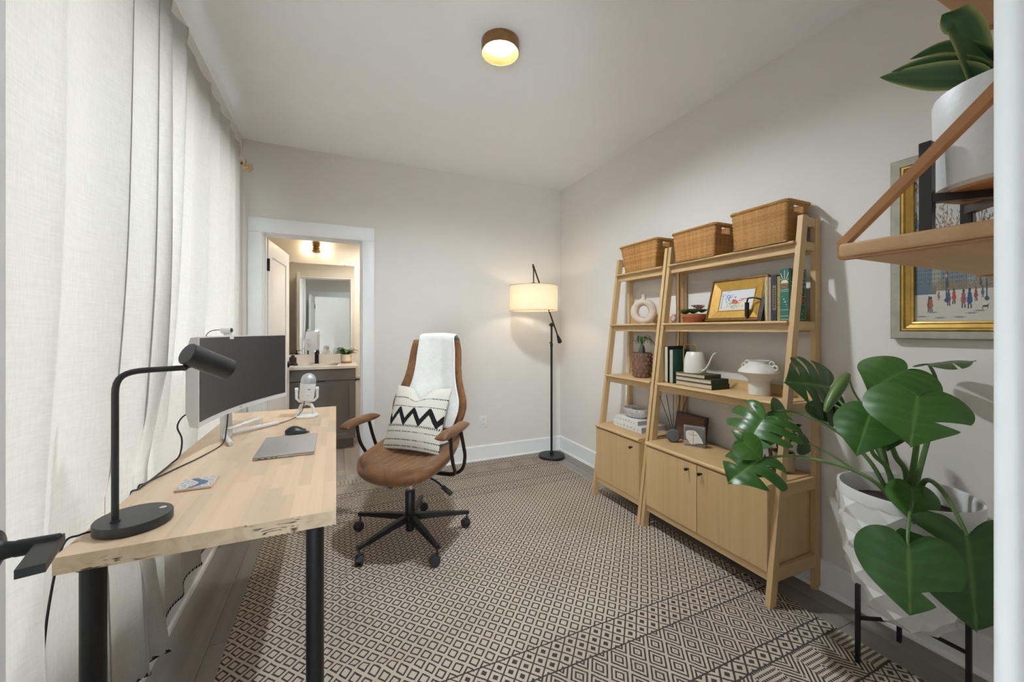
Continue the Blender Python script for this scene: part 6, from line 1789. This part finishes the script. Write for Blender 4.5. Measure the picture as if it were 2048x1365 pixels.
# ------------------------------------------------------------------ wall shelves beside the doorway
M_SHELF = wood('honey_pine', (0.44, 0.24, 0.11), (0.56, 0.345, 0.18), 'x', 0.5, 0.7)
M_STRAP = plain('tan_strap', (0.40, 0.19, 0.075), 0.5, var=0.08)
def wall_shelf(label, z):
    t = thing('wall_shelf', label, 'shelf', (0.83, YF, z), group='strap hung shelves by the door')
    mb = MB(); mb.box(0.612, 1.06, YF+0.001, 0.305, z-0.0175, z, 0.004, 3); mb.build('board', M_SHELF, t)
    for x in (0.618, 1.044):
        mb = MB(); mb.prism([(0.306, z-0.020), (0.309, z-0.016), (0.309, z+0.004), (YF+0.004, z+0.222), (YF+0.001, z+0.222), (YF+0.001, z+0.208), (0.297, z-0.004+0.006), (0.297, z-0.018), (YF+0.02, z-0.018), (YF+0.02, z-0.021)], (x, 0, 0), (0, 1, 0), (0, 0, 1), (1, 0, 0), 0.012)
        mb.build('strap', M_STRAP, t)
    return t
wall_shelf('lower pine wall shelf on tan straps holding the potted dracaena', 1.383)
wall_shelf('upper pine wall shelf at the top edge of the picture', 1.818)
dr_ = thing('dracaena_pot', 'white textured pot in a black wooden stand with striped dracaena leaves', 'plant', (0.79, 0.195, 1.383))
kx, ky, kz = 0.79, 0.197, 1.3835
mb = MB()
for (sx, sy) in ((-1, -1), (1, -1), (1, 1), (-1, 1)):
    mb.box(kx+sx*0.062-0.0065, kx+sx*0.062+0.0065, ky+sy*0.062-0.0065, ky+sy*0.062+0.0065, kz, kz+0.138, 0.001)
mb.obox((kx, ky, kz+0.062), (1, 1, 0), (-1, 1, 0), (0, 0, 1), 0.088, 0.006, 0.006); mb.obox((kx, ky, kz+0.0615), (1, -1, 0), (1, 1, 0), (0, 0, 1), 0.088, 0.006, 0.0055)
mb.build('stand', M_BLACKPL, dr_)
mb = MB(); mb.lathe([(0.0, 0.069), (0.066, 0.069), (0.072, 0.074), (0.074, 0.15), (0.075, 0.192), (0.073, 0.198), (0.069, 0.198), (0.068, 0.18), (0.0, 0.18)], 48, (kx, ky, kz), cap=False); mb.build('pot', plain('white_glazed_pot', (0.68, 0.69, 0.71), 0.45, var=0.03, nscale=90, bmp=0.35), dr_)
mb = MB(); mb.lathe([(0.0, 0.066), (0.067, 0.066), (0.067, 0.0695), (0.0, 0.0695)], 32, (kx, ky, kz), cap=False); mb.build('wood_tray', M_STRAP, dr_)
mb = MB(); mb.lathe([(0.0, 0.186), (0.068, 0.184)], 24, (kx, ky, kz), cap=False); mb.build('soil', M_SOIL, dr_)
DC, DE = (0.048, 0.115, 0.045), (0.36, 0.40, 0.14)
lens = lambda t: (0.35+0.65*math.sin(PI*min(1, 0.10+0.62*t))**1.2)*(1-max(0, (t-0.55)/0.45)**1.8)+0.01
zb_ = kz+0.19
ribbon(dr_, [(0.795, 0.215, zb_), (0.785, 0.235, zb_+0.035), (0.770, 0.275, zb_+0.055), (0.752, 0.320, zb_+0.078)], 0.040, DC, DE, side=(0.5, 0.2, -0.55), prof=lens, edge=0.80)
ribbon(dr_, [(0.795, 0.212, zb_), (0.790, 0.228, zb_+0.045), (0.772, 0.268, zb_+0.072), (0.748, 0.305, zb_+0.076)], 0.026, DC, DE, side=(0.5, 0.25, -0.3), prof=lens, edge=0.75)
ribbon(dr_, [(0.80, 0.205, zb_), (0.797, 0.222, zb_+0.06), (0.785, 0.258, zb_+0.092), (0.768, 0.292, zb_+0.092)], 0.022, DC, DE, side=(0.5, 0.2, -0.3), prof=lens, edge=0.75)
ribbon(dr_, [(0.785, 0.226, zb_), (0.786, 0.232, zb_+0.04), (0.780, 0.239, zb_+0.085), (0.766, 0.244, zb_+0.112), (0.738, 0.248, zb_+0.116)], 0.056, DC, DE, side=(0.91, -0.40, 0.15), prof=lens, edge=0.80)
ribbon(dr_, [(0.81, 0.195, zb_), (0.83, 0.205, zb_+0.06), (0.855, 0.215, zb_+0.12), (0.885, 0.22, zb_+0.16)], 0.05, DC, DE, side=(0.7, -0.5, -0.3), prof=lens, edge=0.82)
ribbon(dr_, [(0.80, 0.190, zb_), (0.83, 0.180, zb_+0.06), (0.87, 0.17, zb_+0.10), (0.91, 0.16, zb_+0.10)], 0.045, DC, DE, prof=lens, edge=0.82)
ribbon(dr_, [(0.79, 0.205, zb_), (0.785, 0.222, zb_+0.012), (0.778, 0.245, zb_+0.014), (0.770, 0.262, zb_+0.020)], 0.022, DC, DE, side=(0.5, 0.3, -0.4), prof=lens, edge=0.8)

# ------------------------------------------------------------------ bathroom
VX0, VX1, VY0, VY1 = -0.605, 0.192, 4.565, 5.098
M_GREY = plain('grey_cabinet', (0.155, 0.145, 0.136), 0.5, var=0.02)
va = thing('vanity_cabinet', 'dark grey shaker vanity cabinet seen through the bathroom doorway', 'cabinet', (-0.2, 4.83, 0))
mb = MB(); mb.box(VX0, VX1, VY0+0.02, VY1, 0.10, 0.858); mb.box(VX0+0.02, VX1-0.02, VY0+0.07, VY1, 0.0006, 0.10); mb.build('carcass', M_GREY, va)
mb = MB(); mb.box(VX0+0.004, VX1-0.004, VY0, VY0+0.019, 0.738, 0.852, 0.0015); dw = mb.build('drawer_front', M_GREY, va)
mb = MB(); mb.box(-0.175, -0.105, VY0-0.018, VY0, 0.728, 0.736, 0.001); mb.build('edge_pull', M_BLACK, dw)
for (a, b) in ((VX0+0.004, -0.208), (-0.204, VX1-0.004)):
    mb = MB(); s = 0.06
    mb.box(a, a+s, VY0, VY0+0.019, 0.108, 0.730); mb.box(b-s, b, VY0, VY0+0.019, 0.108, 0.730); mb.box(a+s, b-s, VY0, VY0+0.019, 0.108, 0.168); mb.box(a+s, b-s, VY0, VY0+0.019, 0.670, 0.730)
    d_ = mb.build('door', M_GREY, va)
    mb = MB(); mb.box(a+s, b-s, VY0+0.013, VY0+0.018, 0.168, 0.670); mb.build('door_panel', M_GREY, d_)
ct = thing('bathroom_countertop', 'white vanity countertop with integral basin and backsplash', 'countertop', (-0.2, 4.83, 0.859))
M_QUARTZ = plain('white_quartz', (0.72, 0.69, 0.64), 0.25, var=0.03, nscale=30)
mb = MB()
bxa, bxb, bya, byb = -0.42, 0.02, 4.66, 4.93; z0, z1 = 0.859, 0.886
xa, xb, yaa, ybb = VX0-0.012, VX1+0.022, VY0-0.025, VY1
mb.box(xa, bxa, yaa, ybb, z0, z1); mb.box(bxb, xb, yaa, ybb, z0, z1); mb.box(bxa, bxb, yaa, bya, z0, z1); mb.box(bxa, bxb, byb, ybb, z0, z1)
mb.build('slab', M_QUARTZ, ct)
mb = MB(); mb.add([(bxa, bya, z1-0.002), (bxb, bya, z1-0.002), (bxb, byb, z1-0.002), (bxa, byb, z1-0.002), (bxa+0.05, bya+0.05, z1-0.12), (bxb-0.05, bya+0.05, z1-0.12), (bxb-0.05, byb-0.05, z1-0.12), (bxa+0.05, byb-0.05, z1-0.12)], [(0, 4, 5, 1), (1, 5, 6, 2), (2, 6, 7, 3), (3, 7, 4, 0), (4, 7, 6, 5)]); mb.build('basin', M_QUARTZ, ct)
mb = MB(); mb.box(xa, xb-0.005, VY1-0.018, VY1, z1, 0.985, 0.002); mb.build('backsplash', M_QUARTZ, ct)
fa = thing('faucet', 'square matte black basin faucet', 'faucet', (-0.2, 4.99, 0.886))
mb = MB(); mb.box(-0.220, -0.180, 4.97, 5.01, 0.8865, 1.020, 0.003); mb.box(-0.226, -0.174, 4.964, 5.016, 0.8865, 0.892, 0.001); mb.build('column', M_BLACK, fa)
mb = MB(); mb.box(-0.216, -0.184, 4.86, 4.99, 0.985, 1.008, 0.003); mb.build('spout', M_BLACK, fa)
mb = MB(); mb.box(-0.212, -0.188, 4.93, 5.005, 1.024, 1.033, 0.002); mb.box(-0.206, -0.194, 4.985, 4.998, 1.018, 1.026); mb.build('lever', M_BLACK, fa)
sd_ = thing('soap_dispenser', 'square brown glass soap dispenser with black pump by the sink', 'dispenser', (-0.425, 4.86, 0.886))
mb = MB(); mb.box(-0.462, -0.392, 4.825, 4.895, 0.8865, 0.975, 0.012, 3); mb.build('bottle', plain('amber_brown', (0.045, 0.032, 0.025), 0.3, var=0.3, nscale=40), sd_)
mb = MB(); mb.lathe([(0.018, 0.974), (0.018, 0.992), (0.006, 0.993), (0.006, 1.015), (0.014, 1.016), (0.014, 1.026), (0.0, 1.027)], 18, (-0.427, 4.86, 0)); mb.box(-0.427, -0.385, 4.854, 4.866, 1.017, 1.024, 0.001); mb.build('pump', M_BLACKPL, sd_)
bp = thing('bathroom_plant', 'white pot with wooden base and leafy green herb on the vanity', 'plant', (0.105, 4.92, 0.886))
mb = MB(); mb.lathe([(0.054, 0.8865), (0.055, 0.888), (0.055, 0.906), (0.054, 0.907)], 36, (0.105, 4.92, 0)); mb.build('wood_base', M_STRAP, bp)
mb = MB(); mb.lathe([(0.052, 0.907), (0.058, 0.915), (0.060, 0.985), (0.057, 0.987), (0.055, 0.975), (0.0, 0.972)], 36, (0.105, 4.92, 0), cap=False); mb.build('pot', plain('cream_pot', (0.72, 0.66, 0.57), 0.5, var=0.03), bp)
rk = random.Random(33)
for k in range(26):
    a = rk.uniform(0, 2*PI); r0 = rk.uniform(0.0, 0.03); L = rk.uniform(0.06, 0.125); up = rk.uniform(0.02, 0.075)
    b0 = Vector((0.105+r0*math.cos(a), 4.92+r0*math.sin(a), 0.975)); d = Vector((math.cos(a), math.sin(a)*0.7, 0))
    ribbon(bp, [b0, b0+d*L*0.4+Vector((0, 0, up*0.8)), b0+d*L*0.8+Vector((0, 0, up)), b0+d*L*1.15+Vector((0, 0, up*0.8))], 0.042, (0.06, 0.15, 0.03), (0.09, 0.19, 0.045), nseg=5)
mi = thing('bathroom_mirror', 'frameless rectangular mirror above the vanity reflecting the office', 'mirror', (-0.145, 5.095, 1.5))
m_, nt_, p_ = new_mat('mirror_silver'); p_.inputs['Metallic'].default_value = 1.0; p_.inputs['Roughness'].default_value = 0.0; p_.inputs['Base Color'].default_value = (0.88, 0.90, 0.89, 1)
mb = MB(); mb.box(-0.560, 0.200, 5.0905, 5.0945, 0.988, 2.030); mb.build('glass', m_, mi, ang=0)
mb = MB(); mb.box(-0.558, 0.198, 5.0946, 5.0995, 0.990, 2.028); mb.build('backing', M_BLACKPL, mi)
mb = MB()
for x in (-0.45, 0.09): mb.box(x-0.01, x+0.01, 5.086, 5.0995, 2.022, 2.036, 0.001)
mb.build('clip', M_CHROME, mi)
sc = thing('vanity_sconce', 'bronze ribbed wall sconce glowing above the bathroom mirror', 'light', (-0.208, 5.09, 2.22))
mb = MB(); sx_, sy_, sz_ = -0.208, 5.045, 2.215
for k in range(4):
    z = sz_-0.045+0.03*k; mb.lathe([(0.040, z-0.013), (0.047, z-0.009), (0.047, z+0.009), (0.040, z+0.013)], 28, (sx_, sy_, 0))
mb.lathe([(0.038, sz_-0.062), (0.038, sz_+0.062)], 24, (sx_, sy_, 0)); mb.build('ribbed_body', M_BRONZE, sc)
mb = MB(); mb.lathe([(0.05, 0.0), (0.05, 0.012), (0.014, 0.016), (0.014, 0.05)], 28, (sx_, 5.0995, sz_), axis=Matrix(((1,0,0),(0,0,-1),(0,1,0)))); mb.build('backplate', M_BRONZE, sc)
M_GLOW = emis('sconce_glow', (1.0, 0.78, 0.52), SCONCE)
for s in (-1, 1):
    mb = MB(); mb.lathe([(0.0, 0.036), (0.018, 0.036), (0.022, 0.045), (0.022, 0.085), (0.016, 0.096), (0.0, 0.10)], 24, (sx_, sy_+0.012, sz_), axis=Matrix(((0,0,s),(0,1,0),(-s,0,0))), cap=False); mb.build('lamp_glass', M_GLOW, sc)
th_ = thing('paper_holder', 'black toilet paper holder with a white roll beside the vanity', 'holder', (0.25, 4.66, 0.72))
mb = MB(); mb.tube([(VX1, 4.66, 0.725), (0.262, 4.66, 0.725), (0.285, 4.655, 0.725), (0.285, 4.60, 0.722), (0.262, 4.585, 0.718)], 0.009, 10); mb.lathe([(0.022, 0), (0.022, 0.008)], 16, (VX1, 4.66, 0.725), axis=Matrix(((0,0,1),(0,1,0),(-1,0,0)))); mb.build('arm', M_BLACK, th_)
mb = MB(); mb.lathe([(0.020, -0.05), (0.056, -0.05), (0.056, 0.05), (0.020, 0.05), (0.020, -0.05)], 32, (0.264, 4.72, 0.712), axis=Matrix(((1,0,0),(0,0,-1),(0,1,0))), cap=False); mb.build('paper_roll', plain('tissue', (0.75, 0.72, 0.68), 0.95), th_)
